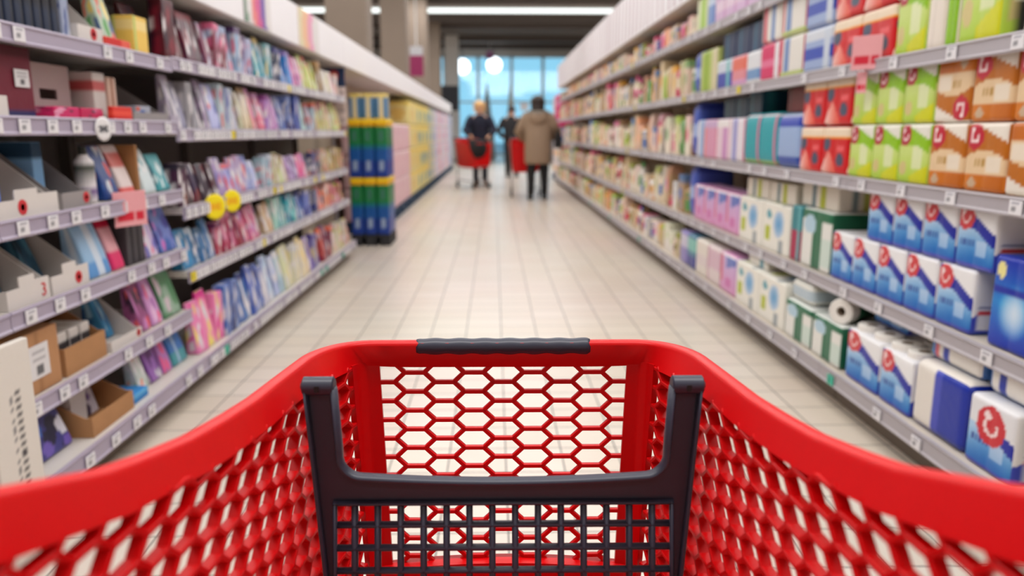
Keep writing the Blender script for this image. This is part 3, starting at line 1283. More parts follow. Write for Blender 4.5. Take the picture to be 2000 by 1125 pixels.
# fourth shelf
pack('R', 'kitchen_roll_pack', art_bar((150, 196, 40), [('v', 0.0, 0.2, (170, 206, 90)), ('u', 0.7, 1, (60, 96, 20))], (70, 110, 20)), 1.99, 2.17, Zs[3], 0.36, 0.24, 'dark edged green roll pack on the fourth shelf above the brown packs', 'kitchen roll', key='g0')
pack('R', 'kitchen_roll_pack', art_bar((226, 216, 206), [('u', 0.8, 1, (206, 196, 186))]), 2.175, 2.285, Zs[3], 0.34, 0.2, 'plain white roll pack between two tall green packs on the fourth shelf', 'kitchen roll', key='w0', off=0.08)
o = pack('R', 'kitchen_roll_pack', art_lime, 2.29, 2.50, Zs[3], 0.36, 0.24, 'tall lime green roll pack with red emblem on the fourth shelf', 'kitchen roll', key='limetall')
barcode(o, 0.2, 0.24, 0.3)
pack('R', 'kitchen_roll_pack', art_bar((134, 186, 20), [('u', 0.3, 0.4, (150, 200, 60))], (226, 220, 206)), 2.505, 2.575, Zs[3], 0.36, 0.24, 'narrow plain green roll pack on the fourth shelf', 'kitchen roll', key='g1')
pack('R', 'kitchen_roll_pack', art_bar((228, 218, 206), [('u', 0.45, 0.5, (206, 196, 186))]), 2.58, 2.685, Zs[3], 0.34, 0.24, 'plain cream kitchen roll beside the lime pack on the fourth shelf', 'kitchen roll', key='w1', lobes=1)
o = pack('R', 'kitchen_roll_pack', art_lime, 2.69, 2.89, Zs[3], 0.27, 0.24, 'shorter lime green roll pack beside the stacked red packs on the fourth shelf', 'kitchen roll', key='limeA')
barcode(o, 0.195, 0.24, 0.27)
for r_, zz in (('lower', Zs[3]), ('upper', Zs[3] + 0.196)):
    for i in range(2):
        a = 2.90 + 0.262 * i
        pack('R', 'kitchen_roll_pack', art_redroll, a, a + 0.262, zz, 0.193, 0.24, 'red kitchen roll pack on the fourth shelf, %s row, %s' % (r_, ('by the lime pack', 'by the blue packs')[i]), 'kitchen roll', 'red kitchen roll packs on the fourth shelf', key='redA')
    pack('R', 'tissue_pack', art_bar((150, 170, 210), [('v', 0.3, 0.55, (40, 70, 176)), ('v', 0.7, 1, (206, 212, 222)), ('u', 0.75, 0.95, (196, 206, 220))]), 3.43, 3.74, zz, 0.193, 0.22,
         'blue and silver tissue pack beside the stacked red packs, %s row' % r_, 'tissues', 'blue silver tissue packs', r=0.02, lobes=0, key='bs')
    pack('R', 'tissue_pack', art_bar((226, 222, 214), [('u', 0.2, 0.45, (110, 140, 190)), ('u', 0.0, 0.12, (206, 70, 90)), ('v', 0, 0.12, (190, 206, 120))]), 3.75, 4.05, zz, 0.193, 0.22,
         'white tissue pack with red edge on the fourth shelf, %s row' % r_, 'tissues', 'white tissue packs with red edge', r=0.02, lobes=0, key='wr')
pack('R', 'tissue_pack', art_bar((212, 24, 96), [('v', 0.35, 0.55, (226, 110, 150)), ('u', 0.8, 1, (226, 222, 226))]), 4.06, 4.34, Zs[3], 0.193, 0.22, 'magenta tissue pack on the fourth shelf', 'tissues', r=0.02, lobes=0)
pack('R', 'tissue_pack', art_bar((228, 224, 216), [('u', 0.1, 0.3, (206, 70, 90)), ('u', 0.5, 0.7, (110, 140, 190))]), 4.06, 4.34, Zs[3] + 0.196, 0.193, 0.22, 'white tissue pack with red stripe lying on the magenta pack', 'tissues', r=0.02, lobes=0)
for i, (a, b, art, d_) in enumerate(((4.35, 4.58, art_bar((220, 222, 226), [('v', 0.15, 0.45, (110, 150, 196))]), 'small white and blue pack beside the magenta pack'),
                                     (4.59, 4.86, art_bar((222, 140, 150), [('v', 0.5, 0.9, (226, 110, 90)), ('v', 0, 0.2, (214, 160, 200))]), 'small salmon pack on the fourth shelf'),
                                     (4.87, 5.18, art_bar((206, 212, 226), [('v', 0, 0.55, (60, 70, 170)), ('u', 0.7, 0.9, (110, 190, 190))]), 'small indigo and white pack on the fourth shelf'),
                                     (5.19, 5.60, art_bar((190, 200, 120), [('u', 0.2, 0.6, (150, 180, 40)), ('u', 0.8, 1, (214, 202, 170))]), 'wide lime and cream pack on the fourth shelf'))):
    pack('R', 'tissue_pack', art, a, b, Zs[3], 0.18 if i < 3 else 0.28, 0.2, d_, 'tissues', r=0.02, lobes=0)
for i in range(3):
    pack('R', 'napkin_box', art_bar((14, 40, 84), [('u', 0.3, 0.5, (26, 90, 120)), ('v', 0.4, 0.5, (60, 60, 90))]), 4.36 + 0.27 * i, 4.62 + 0.27 * i, Zs[3] + 0.182, 0.16, 0.16, 'navy box on top of the small packs, %s from the magenta pack' % ORD[i], 'box', 'navy boxes on the fourth shelf', r=0.004, lobes=0, off=0.05, n=10, key='navy')
# fifth shelf
for i in range(5):
    pack('R', 'tissue_pack', art_bar((206, 168, 206), [('v', 0.3, 0.55, (222, 196, 216)), ('u', 0.0, 0.1, (200, 110, 160)), ('v', 0.85, 1, (190, 140, 190))]), 4.20 + 0.22 * i, 4.42 + 0.22 * i, Zs[4], 0.23, 0.22, 'lilac tissue pack on the top shelf, %s from the sky blue pack' % ORD[4 - i], 'tissues', 'lilac tissue packs on the top shelf', r=0.02, lobes=0, key='lilac')
pack('R', 'tissue_pack', art_bar((100, 136, 196), [('v', 0.6, 1, (190, 206, 226))]), 5.31, 5.48, Zs[4], 0.23, 0.22, 'sky blue tissue pack on the top shelf', 'tissues', r=0.02, lobes=0)
pack('R', 'tissue_pack', art_bar((216, 222, 180), [('u', 0.4, 0.9, (160, 200, 50))]), 5.49, 5.76, Zs[4], 0.23, 0.22, 'cream and lime pack on the top shelf beside the sky blue pack', 'tissues', r=0.02, lobes=0)
# second shelf
for i in range(5):
    a = 2.26 + 0.202 * i
    o = pack('R', 'toilet_roll_pack', art_blue, a, a + 0.202, Zs[1], 0.203, 0.26, 'blue and white toilet roll pack, second shelf lower row, %s from the deep blue pack' % ORD[i], 'toilet rolls', BLUE_G, key='blue', n=30)
    barcode(o, 0.197, 0.26, 0.203)
for i in range(4):
    a = 2.19 + 0.196 * i
    o = pack('R', 'toilet_roll_pack', art_blue, a, a + 0.196, Zs[1] + 0.205, 0.198, 0.26, 'blue and white toilet roll pack, second shelf upper row, %s from the deep blue pack' % ORD[i], 'toilet rolls', BLUE_G, key='blueU', n=30)
    barcode(o, 0.191, 0.26, 0.205)
pack('R', 'toilet_roll_pack', art_deepblue, 1.98, 2.185, Zs[1], 0.27, 0.26, 'deep blue toilet roll pack with pale oval at the end of the second shelf', 'toilet rolls', key='deep')
pack('R', 'toilet_roll_pack', art_greenwhite, 3.28, 3.61, Zs[1], 0.27, 0.24, 'green and white toilet roll pack on the second shelf beside the blue packs', 'toilet rolls', key='gw')
pack('R', 'wipes_pack', art_bar((36, 130, 140), [('v', 0.0, 0.55, (168, 10, 70)), ('u', 0.75, 1, (100, 170, 176))]), 3.62, 3.74, Zs[1], 0.27, 0.2, 'narrow teal and crimson pack on the second shelf', 'wipes', lobes=0)
for i, (a, b) in enumerate(((3.75, 4.13), (4.14, 4.54))):
    pack('R', 'wipes_carton', art_moist, a, b, Zs[1], 0.25, 0.22, 'white carton with lime square and teal dot on the second shelf, %s' % ('near the crimson pack', 'near the pink packs')[i], 'wipes', 'white cartons on the second shelf', r=0.008, lobes=0, key='moist%d' % i)
for i, (a, b, zz) in enumerate(((3.80, 4.16, 0.252), (4.18, 4.55, 0.252), (3.32, 3.72, 0.272))):
    pack('R', 'wipes_carton', art_bar((222, 214, 200), [('u', 0.5, 0.68, (168, 176, 20)), ('u', 0.3, 0.4, (90, 120, 126))]), a, b, Zs[1] + zz, 0.105, 0.2, 'white carton with olive label lying on top of the %s' % ('carton near the crimson pack', 'carton near the pink packs', 'green and white pack')[i], 'wipes', 'lying white cartons', r=0.006, lobes=0, off=0.06, key='lying')
for i in range(4):
    a = 4.56 + 0.26 * i
    pack('R', 'pads_pack', art_pink, a, a + 0.26, Zs[1], 0.25, 0.2, 'pink and lilac pads pack on the second shelf, %s from the white cartons' % ORD[i], 'pads', 'pink pads packs', r=0.02, lobes=0, key='pinkp')
# bottom shelf
B0 = -0.03
for i, (a, b) in enumerate(((2.455, 2.675), (2.68, 2.95))):
    o = pack('R', 'toilet_roll_pack', art_blue, a, b, Zs[0], 0.20, 0.25, 'blue and white pack on the bottom shelf with roll ends showing, %s' % ('by the sideways pack', 'by the green packs')[i], 'toilet rolls', BLUE_G, off=B0, key='blueB%d' % i, n=30)
    barcode(o, b - a - 0.005, 0.25, 0.2)
    for sx in (-0.25, 0.25):
        for yy in (-0.058, 0.058):
            ro = link('roll', ROLL, o, (sx * (b - a), yy, 0.128))
            link('core', CORE, ro, (0, 0, 0.094))
o = pack('R', 'toilet_roll_pack', art_blue, 2.69, 2.95, Zs[0] + 0.226, 0.084, 0.16, 'flat toilet roll pack lying on the bottom shelf stack by the green packs', 'toilet rolls', off=B0 + 0.10, key='blueF', n=16)
o = pack('R', 'toilet_roll_pack', art_bar((228, 222, 214), [('u', 0.42, 0.56, (60, 72, 184)), ('u', 0.56, 1.1, (12, 44, 160)), ('v', 0.0, 0.06, (20, 60, 180))], (16, 42, 150)), 2.15, 2.45, Zs[0], 0.225, 0.25, 'sideways toilet roll pack, half white half royal blue, bottom shelf', 'toilet rolls', off=B0, key='sideways', n=30, lobes=0, r=0.03)
barcode(o, 0.295, 0.25, 0.225)
pack('R', 'toilet_roll_pack', art_bar((230, 226, 220), [('u', 0.28, 0.42, (24, 52, 170)), ('u', 0.0, 0.12, (40, 120, 190)), ('u', 0.15, 0.22, (206, 90, 100))], (60, 110, 176)), 2.16, 2.45, Zs[0] + 0.227, 0.085, 0.22, 'white roll pack with blue arc lying on the sideways pack', 'toilet rolls', off=0.012, n=26, lobes=0, r=0.045)
o = pack('R', 'toilet_roll_pack', lambda f, u, v: art_blue(f, u, v) if f != 'front' else emblem(art_blue(f, u, v) if v < 0.6 else (226, 226, 230), u, v, 0.52, 0.66, 0.3, 0.28), 1.93, 2.145, Zs[0], 0.21, 0.25, 'toilet roll pack with a large red emblem, end of the bottom shelf', 'toilet rolls', off=B0, key='bigemb', n=32)
pack('R', 'toilet_roll_pack', art_bar((230, 226, 220), [('u', 0.3, 0.44, (20, 46, 160)), ('u', 0.0, 0.14, (30, 100, 180))], (60, 110, 176)), 1.93, 2.145, Zs[0] + 0.212, 0.10, 0.22, 'white roll pack with blue arc lying on the big emblem pack', 'toilet rolls', off=0.012, n=26, lobes=0, r=0.045)
for i, (a, b) in enumerate(((3.00, 3.29), (3.30, 3.61))):
    pack('R', 'toilet_roll_pack', art_greenwhite, a, b, Zs[0], 0.180, 0.24, 'green and white toilet roll pack on the bottom shelf, %s' % ('under the loose kitchen roll', 'beside the white cartons')[i], 'toilet rolls', 'green toilet roll packs', off=B0, key='gwB%d' % i)
x, y = to_world('R', 3.06, B0 + 0.02)
kr = link('kitchen_roll', None, None, (x, y, Zs[0] + 0.1825), R(38))
tag(kr, 'loose white kitchen roll lying on the green packs, hollow end showing', 'kitchen roll')
mb = MB()
mb.lathe([(0.020, 0.11), (0.020, 0.0), (0.050, 0.0), (0.053, 0.004), (0.053, 0.216), (0.050, 0.22), (0.020, 0.22), (0.020, 0.11)], 26, (0, 0, 0.053), axis='x')
auto_smooth(mb.build('paper', mat('tissue_paper', (234, 230, 224), 0.85), kr), 40)
MB().lathe([(0.017, 0.10), (0.017, 0.002), (0.0195, 0.002), (0.0195, 0.218), (0.017, 0.218), (0.017, 0.10)], 18, (0, 0, 0.053), axis='x').build('core', mat('cardboard_core', (120, 104, 88), 0.8), kr, True)
MB().lathe([(0.0535, 0.06), (0.0538, 0.065), (0.0538, 0.200), (0.0535, 0.205)], 26, (0, 0, 0.053), axis='x').build('wrapper', mat('green_wrapper', (20, 104, 70), 0.4), kr, True)
pack('R', 'kitchen_roll_pack', art_bar((222, 222, 214), [('v', 0.2, 0.7, (180, 196, 206))]), 3.36, 3.60, Zs[0] + 0.183, 0.10, 0.2, 'white napkin pack lying beside the loose kitchen roll', 'napkins', off=B0 + 0.02, r=0.03, lobes=0)
for i, (a, b) in enumerate(((3.62, 3.98), (3.99, 4.38))):
    pack('R', 'wipes_carton', art_moist, a, b, Zs[0], 0.235, 0.22, 'white carton with lime square on the bottom shelf, %s' % ('beside the green packs', 'beside the pink packs')[i], 'wipes', 'white cartons on the bottom shelf', off=B0, r=0.008, lobes=0, key='moistB%d' % i)
pack('R', 'wipes_carton', art_bar((226, 222, 212), [('u', 0.6, 0.8, (80, 150, 166))]), 3.99, 4.30, Zs[0] + 0.237, 0.07, 0.18, 'flat white carton lying on the bottom shelf carton by the pink packs', 'wipes', off=0.012, r=0.006, lobes=0)
for i, (a, b, art, d_) in enumerate(((4.40, 4.70, art_pink, 'pink and lilac pads pack at the near end of the bottom shelf run'),
                                     (4.71, 5.00, art_bar((222, 206, 206), [('v', 0.4, 0.9, (214, 180, 196)), ('u', 0, 0.15, (196, 120, 160))]), 'pale rose pads pack on the bottom shelf'),
                                     (5.01, 5.30, art_bar((226, 218, 208), [('v', 0.3, 0.6, (220, 206, 206))]), 'off white pads pack on the bottom shelf'),
                                     (5.31, 5.54, art_bar((60, 120, 150), [('v', 0.5, 0.9, (120, 190, 180)), ('v', 0, 0.35, (40, 50, 140))]), 'teal and indigo box on the bottom shelf'),
                                     (5.55, 5.76, art_bar((140, 130, 190), [('v', 0.5, 0.9, (200, 196, 216))]), 'violet and white box on the bottom shelf'))):
    pack('R', 'pads_pack', art, a, b, Zs[0], 0.24, 0.2, d_, 'pads', off=B0, r=0.02, lobes=0)

# ------------------------------------------------------------------ goods on the tissue row, far bays: cream cosmetics and small colourful packs
rr = random.Random(42)
KINDS = [('slim_carton', 'slim carton', 'carton'), ('cotton_bag', 'cotton bag', 'bag'), ('lotion_bottle', 'lotion bottle', 'bottle'), ('soap_box', 'soap box', 'box'), ('cream_jar', 'cream jar', 'jar')]
CREAMS = [('cream', (226, 210, 184)), ('ivory', (232, 222, 204)), ('sand', (206, 180, 146)), ('white', (232, 226, 218)), ('beige', (214, 196, 166)), ('tan', (184, 150, 110)), ('blush', (230, 200, 184))]
ACC = [('olive', (130, 140, 30)), ('lime', (160, 196, 60)), ('brown', (130, 84, 44)), ('orange', (232, 160, 30)), ('pink', (222, 80, 140)), ('indigo', (80, 80, 160)), ('peach', (240, 160, 110)), ('green', (90, 150, 80)), ('magenta', (206, 24, 96)), ('blue', (60, 110, 180)), ('gold', (196, 150, 70)), ('grey', (120, 110, 104))]


def far_mesh(kind, base, acc, w, h, d, k):
    if kind == 'lotion_bottle':
        r0 = w / 2
        return turned(kind, [(r0 * 0.95, 0, base), (r0, 0.01, base), (r0, h * 0.25, base), (r0, h * 0.26, acc), (r0, h * 0.55, acc), (r0, h * 0.56, base), (r0 * 0.97, h * 0.72, base), (r0 * 0.5, h * 0.80, base), (r0 * 0.45, h * 0.81, acc), (r0 * 0.45, h * 0.98, acc), (r0 * 0.38, h, acc)], 12, None, 1.0, 0.7)
    if kind == 'cream_jar':
        r0 = w / 2
        return turned(kind, [(r0 * 0.92, 0, base), (r0, 0.008, base), (r0, h * 0.2, acc), (r0, h * 0.55, acc), (r0, h * 0.62, base), (r0 * 0.96, h * 0.68, base), (r0 * 1.02, h * 0.69, acc), (r0 * 1.02, h * 0.97, base), (r0 * 0.9, h, base)], 14)
    art = art_patch(base, mixc(base, acc, 0.75 if k % 3 == 0 else 0.12), acc if k % 2 else mixc(base, acc, 0.45), mixc(acc, (255, 255, 255), 0.25), k)
    if kind == 'cotton_bag':
        return rbox(kind, w, d, h, art, 0.02, 5, 3, 7, deform=squash(0.5))
    return rbox(kind, w, d, h, art, 0.004, 5, 2, 7, matl=CARD)


HOT = {3: 0.5}
for k in range(4, NRB):
    for s in range(5):
        y = R_Y0 + BW * k + (0.02 if k > 4 or True else 0)
        end = R_Y0 + BW * (k + 1) - 0.02
        i = 0
        gap = (R_TOPS[s + 1] if s < 4 else 2.075) - R_TOPS[s]
        while y < end - 0.07:
            kind, noun, cat = KINDS[min(4, int(rr.random() ** 1.2 * 5))]
            w = 0.095 + 0.085 * rr.random() if k < 8 else 0.17 + 0.10 * rr.random()
            if kind in ('lotion_bottle',):
                w *= 0.75
            w = round(min(w, end - y), 2)
            h = round((0.55 + 0.35 * rr.random()) * (gap - 0.05), 2)
            if kind == 'cream_jar':
                h = round(min(h, w * 1.1), 2)
            cn, base = CREAMS[rr.randrange(len(CREAMS))]
            an, acc = ACC[rr.randrange(len(ACC))]
            if rr.random() < 0.16:
                base, acc, cn, an = acc, base, an, cn
            v = rr.randrange(4)
            d = round(min(0.14, w * 1.2), 2) if kind != 'cream_jar' else w
            if kind == 'lotion_bottle':
                d = w * 0.7
            me = cached((kind, cn, an, w, h, v), lambda: far_mesh(kind, base, acc, w - 0.006, h, d, v))
            put('R', kind, me, y, y + w, R_TOPS[s], (0.02 if s else -0.02) + 0.02 * rr.random(), d,
                '%s %s with %s print, %s along the %s shelf of the %s tissue bay' % (cn, noun, an, ORD[i], ORD[s], bay_word(k)), cat, 'goods on the %s tissue bay' % bay_word(k))
            y += w + 0.004
            i += 1
# ------------------------------------------------------------------ goods on the pouch row, tray bay
m_card_w = mat('white_cardboard', (214, 208, 204), 0.7, noise=0.03)
m_card_b = mat('brown_cardboard', (176, 128, 84), 0.8, noise=0.08, scale=30)
m_card_g = mat('grey_cardboard', (150, 144, 144), 0.75, noise=0.04)
m_redprint = mat('red_print', (206, 40, 50), 0.6)


def tray_mesh(w, d, hb, hf, notch=False):
    """shelf-ready tray: tall back, side walls sloping down to a low front lip"""
    mb = MB()
    t = 0.004
    mb.box(-w / 2, w / 2, -d / 2, d / 2, 0, t)
    mb.box(-w / 2, w / 2, d / 2 - t, d / 2, t, hb)
    if notch:
        mb.box(-w / 2, -w * 0.2, -d / 2, -d / 2 + t, t, hf)
        mb.box(-w * 0.2, w * 0.16, -d / 2, -d / 2 + t, t, hf * 1.55)
        mb.box(w * 0.16, w / 2, -d / 2, -d / 2 + t, t, hf * 1.2)
    else:
        mb.box(-w / 2, w / 2, -d / 2, -d / 2 + t, t, hf)
    for sx in (-1, 1):
        xs = sorted((sx * w / 2, sx * (w / 2 - t)))
        prof = [(-d / 2 + t, t), (d / 2 - t, t), (d / 2 - t, hb), (d / 2 - d * 0.22, hb), (-d / 2 + d * 0.10, hf), (-d / 2 + t, hf)]
        V = [(x, y, z) for x in xs for y, z in prof]
        n = len(prof)
        mb.mesh(V, [tuple(range(n)), tuple(range(n, 2 * n))[::-1]] + [(i, i + n, (i + 1) % n + n, (i + 1) % n) for i in range(n)])
    return mb


def tray(ya, yb, z, d, hb, hf, m, label, off=0.01, sticker=None, notch=False, name='display_tray'):
    w = abs(yb - ya) - 0.006
    x, y = to_world('L', (ya + yb) / 2, off + d / 2)
    o = tray_mesh(w, d, hb, hf, notch).build(name, m, None, False, (x, y, z + 0.0012), R(90))
    tag(o, label, 'tray')
    if sticker:
        u, r_ = sticker
        s = MB().lathe([(r_ * 0.45, -0.0008), (r_, -0.0008), (r_, 0.0), (r_ * 0.45, 0.0), (r_ * 0.45, -0.0008)], 20, (u * w, -d / 2 - 0.0004, max(hf * 0.55, r_ + 0.004)), axis='y')
        s.build('red_emblem', m_redprint, o)
    return o


def art_conf(base, cols, k, grain=7):
    """busy little print: a scatter of coloured spots over a ground colour"""
    r2 = random.Random(k)
    spots = [(r2.random(), r2.random(), 0.06 + 0.13 * r2.random(), cols[r2.randrange(len(cols))]) for _ in range(grain)]

    def f(face, u, v):
        c = base
        for a, b, r_, k_ in spots:
            if (u - a) ** 2 + (v - b) ** 2 < r_ * r_:
                c = k_
        return c
    return f


def lpack(art, ya, yb, z, h, d, label, cat, name='pouch', off=0.02, rot=0.0, bag=True, n=14, tilt=0.0, group=None, m=None):
    o = pack('L', name, art, ya, yb, z, h, d, label, cat, group, off, 0.012 if bag else 0.004, n, 0, 0.0, None, standup(h) if bag else None, rot, m or (FILM if bag else CARD))
    if tilt:
        o.rotation_euler = (-R(tilt), 0, R(90 + rot))
        o.location.x -= math.sin(R(tilt)) * h * 0.5 * 0
        o.location.z += math.sin(R(abs(tilt))) * d * 0.5
    return o


Zn = N_TOPS
BU, PU, PK, TE, WH, NV = (60, 110, 190), (120, 70, 150), (226, 90, 150), (60, 150, 180), (226, 222, 226), (26, 34, 70)
# bottom shelf
b0 = -0.03
lpack(art_conf((60, 60, 130), [(200, 80, 130), (214, 214, 226), (110, 90, 180), (30, 30, 60), (60, 110, 200)], 1, 16), 2.12, 2.345, Zn[0], 0.165, 0.10, 'indigo patterned pouch at the near end of the bottom shelf', 'pouch', off=b0 + 0.046, n=24)
tray(2.37, 2.66, Zn[0], 0.24, 0.15, 0.065, m_card_b, 'low brown cardboard tray on the bottom shelf', b0)
lpack(art_bar((206, 200, 200), [('u', 0.45, 0.5, (160, 156, 160))]), 2.40, 2.50, Zn[0] + 0.006, 0.14, 0.09, 'pale grey carton inside the low brown tray', 'carton', 'carton', b0 + 0.08, bag=False)
lpack(art_conf((200, 196, 210), [(120, 90, 160), (60, 50, 80), WH], 3), 2.52, 2.62, Zn[0] + 0.006, 0.115, 0.04, 'white and violet sachet inside the low brown tray', 'pouch', 'sachet', b0 + 0.10)
lpack(art_bar((40, 130, 200), [('v', 0.5, 1, (90, 170, 220))]), 2.68, 2.80, Zn[0], 0.035, 0.13, 'flat blue packet lying beside the low brown tray', 'packet', 'packet', b0 + 0.01, bag=False)
lpack(art_conf((44, 50, 56), [(20, 24, 30), (70, 90, 90), (110, 130, 120)], 5), 2.69, 2.80, Zn[0], 0.175, 0.06, 'dark pouch standing behind the flat blue packet', 'pouch', off=b0 + 0.17)
lpack(art_conf((196, 206, 200), [(90, 150, 110), (232, 140, 110), WH], 6, 12), 2.81, 2.90, Zn[0], 0.18, 0.06, 'clear and green pouch on the bottom shelf', 'pouch', off=b0 + 0.046)
lpack(art_conf((110, 60, 140), [(150, 100, 180), (90, 30, 110), (206, 200, 214)], 7, 12), 2.91, 3.02, Zn[0], 0.175, 0.07, 'deep purple pouch on the bottom shelf', 'pouch', off=b0 + 0.046)
lpack(art_conf((176, 120, 190), [(232, 90, 140), (150, 90, 180)], 8, 10), 3.03, 3.12, Zn[0], 0.17, 0.07, 'mauve pouch with pink spots on the bottom shelf', 'pouch', off=b0 + 0.046)
lpack(art_bar((60, 120, 190), [('v', 0.85, 1, (232, 170, 50)), ('v', 0, 0.35, (70, 150, 160)), ('u', 0.3, 0.5, (160, 190, 220))]), 3.13, 3.28, Zn[0], 0.18, 0.08, 'blue pouch with an orange top on the bottom shelf', 'pouch', off=b0 + 0.046)
# second shelf: cardboard boxes
o = lpack(art_bar((182, 132, 88), [('u', 0.48, 0.52, (160, 112, 70))]), 2.095, 2.32, Zn[1], 0.185, 0.24, 'closed brown cardboard box with a white label on the second shelf', 'box', 'cardboard_box', 0.015, bag=False, n=12)
o.data.materials[0] = CARD


def art_lab(face, u, v):
    if face == 'front' and 0.15 < u < 0.85 and (0.75 < v < 0.85 or 0.55 < v < 0.62):
        return (170, 168, 172)
    if face == 'front' and 0.35 < u < 0.65 and 0.12 < v < 0.4:
        return (96, 96, 100)
    return (222, 220, 222)


link('white_label', rbox('white_label', 0.10, 0.002, 0.10, art_lab, 0.0006, 14, 1, 14, matl=CARD), o, (0.0, -0.1213, 0.045))
tray(2.34, 2.60, Zn[1], 0.24, 0.20, 0.09, m_card_b, 'taller brown cardboard tray on the second shelf', 0.015)
for i in range(3):
    lpack(art_bar((226, 222, 218), [('v', 0.55, 0.75, (60, 56, 60)), ('u', 0, 0.12, (190, 186, 186))]), 2.365 + 0.07 * i, 2.43 + 0.07 * i, Zn[1] + 0.006, 0.125, 0.12, 'white packet with black band in the taller brown tray, %s from the closed box' % ORD[i], 'packet', 'packet', 0.05, bag=False, group='white packets in the brown tray')
tray(2.62, 2.86, Zn[1], 0.26, 0.20, 0.035, m_card_w, 'white sloping tray on the second shelf', 0.01, (0.38, 0.014))
lpack(art_conf((60, 140, 190), [(30, 80, 130), (160, 200, 220)], 11), 2.78, 2.84, Zn[1] + 0.006, 0.17, 0.10, 'teal pouch inside the white sloping tray of the second shelf', 'pouch', off=0.10)
lpack(art_conf((150, 80, 130), [(60, 30, 60), (200, 130, 190), (226, 90, 100)], 12, 10), 2.88, 2.97, Zn[1], 0.20, 0.07, 'plum pouch beside the white tray on the second shelf', 'pouch')
lpack(art_conf((206, 150, 206), [(236, 100, 140), (170, 110, 180), (232, 190, 226)], 13, 10), 2.98, 3.08, Zn[1], 0.20, 0.07, 'pink and lilac pouch on the second shelf', 'pouch')
lpack(art_conf((86, 140, 100), [(60, 110, 70), (150, 180, 160), (206, 190, 200)], 14, 10), 3.10, 3.27, Zn[1], 0.21, 0.08, 'leaf green pouch at the far end of the second shelf', 'pouch')
# third shelf
for i, (a, b) in enumerate(((2.09, 2.30), (2.31, 2.53))):
    tray(a, b, Zn[2], 0.27, 0.20, 0.055, m_card_w, 'white notched tray on the third shelf, %s' % ('nearest the camera', 'by the light blue pouch')[i], 0.01, (0.2, 0.02) if i else None, True)
    lpack(art_conf((40, 90, 120), [(80, 140, 170), (30, 60, 80)], 20 + i), a + 0.12, a + 0.20, Zn[2] + 0.006, 0.19, 0.10, 'petrol blue pouch inside the notched tray %s' % ('nearest the camera', 'by the light blue pouch')[i], 'pouch', off=0.14)
lpack(art_bar((150, 190, 226), [('v', 0.78, 1, (20, 84, 130)), ('v', 0, 0.25, (90, 150, 210)), ('u', 0.4, 0.7, (206, 220, 236))]), 2.55, 2.71, Zn[2], 0.22, 0.09, 'large light blue pouch with a petrol top on the third shelf', 'pouch', n=18)
lpack(art_bar((232, 170, 180), [('v', 0.72, 1, (196, 8, 60)), ('v', 0, 0.3, (226, 50, 110))]), 2.72, 2.81, Zn[2], 0.22, 0.09, 'crimson topped pink pouch on the third shelf', 'pouch', n=18)
for i in range(3):
    lpack(art_bar((56, 52, 58), [('v', 0.8, 1, (40, 38, 44)), ('u', 0.1, 0.3, (80, 74, 80))]), 2.825 + 0.05 * i, 2.872 + 0.05 * i, Zn[2], 0.19, 0.12, 'charcoal slim packet on the third shelf, %s from the crimson pouch' % ORD[i], 'packet', 'packet', bag=False, group='charcoal packets on the third shelf')
lpack(art_conf((216, 206, 222), [(110, 110, 190), (226, 100, 150), (190, 170, 214)], 24, 14), 2.99, 3.10, Zn[2], 0.20, 0.06, 'pale pastel spotted pouch on the third shelf', 'pouch', n=18)
lpack(art_conf((110, 130, 200), [(200, 110, 190), (80, 80, 160), (60, 100, 180)], 25, 12), 3.12, 3.28, Zn[2], 0.20, 0.08, 'periwinkle pouch at the far end of the third shelf', 'pouch', n=18)
fc = bpy.data.curves.new('red_digit', 'FONT')
fc.body = '3'
fc.size = 0.055
fc.extrude = 0.0006
fc.align_x = 'CENTER'
fc.materials.append(m_redprint)
ft = bpy.data.objects.new('digit_outline', fc)
COL.objects.link(ft)
fmesh3 = bpy.data.meshes.new_from_object(ft.evaluated_get(bpy.context.evaluated_depsgraph_get()))
bpy.data.objects.remove(ft)
fd = link('red_digit', fmesh3, None, (0.072, -0.1362, 0.012))
fd.rotation_euler = (R(90), 0, 0)
for o in bpy.data.objects:
    if 'notched tray on the third shelf, nearest' in o.get('label', ''):
        fd.parent = o
# fourth shelf
tray(2.09, 2.40, Zn[3], 0.30, 0.22, 0.05, m_card_w, 'wide white tray with tall sloping sides on the fourth shelf', 0.01, (-0.1, 0.022), True)
lpack(art_bar((60, 100, 200), [('v', 0.4, 0.8, (110, 140, 220))]), 2.10, 2.16, Zn[3] + 0.006, 0.12, 0.10, 'royal blue packet in the wide white tray', 'packet', 'packet', 0.03, bag=False)
tray(2.42, 2.60, Zn[3], 0.30, 0.22, 0.05, m_card_g, 'grey divided tray on the fourth shelf', 0.01, (0.3, 0.018))
lpack(art_bar((130, 180, 226), [('v', 0.72, 1, (16, 60, 90))]), 2.44, 2.50, Zn[3] + 0.006, 0.20, 0.12, 'slim sky blue packet in the grey divided tray', 'packet', 'packet', 0.10, bag=False)
o = put('L', 'spray_bottle', turned('spray_bottle', [(0.028, 0, WH), (0.032, 0.01, WH), (0.032, 0.04, (120, 90, 150)), (0.032, 0.06, WH), (0.032, 0.12, (60, 70, 60)), (0.030, 0.14, WH), (0.014, 0.16, WH), (0.013, 0.165, (40, 44, 40)), (0.013, 0.185, (40, 44, 40)), (0.010, 0.19, (40, 44, 40))], 18), 2.62, 2.69, Zn[3], 0.02, 0.07, 'white bottle with a dark cap between trays on the fourth shelf', 'bottle')
lpack(art_conf((20, 60, 130), [(40, 100, 180), (206, 212, 220), (200, 60, 60)], 30, 9), 2.72, 2.83, Zn[3], 0.19, 0.09, 'navy and blue pouch on the fourth shelf', 'pouch', n=18)
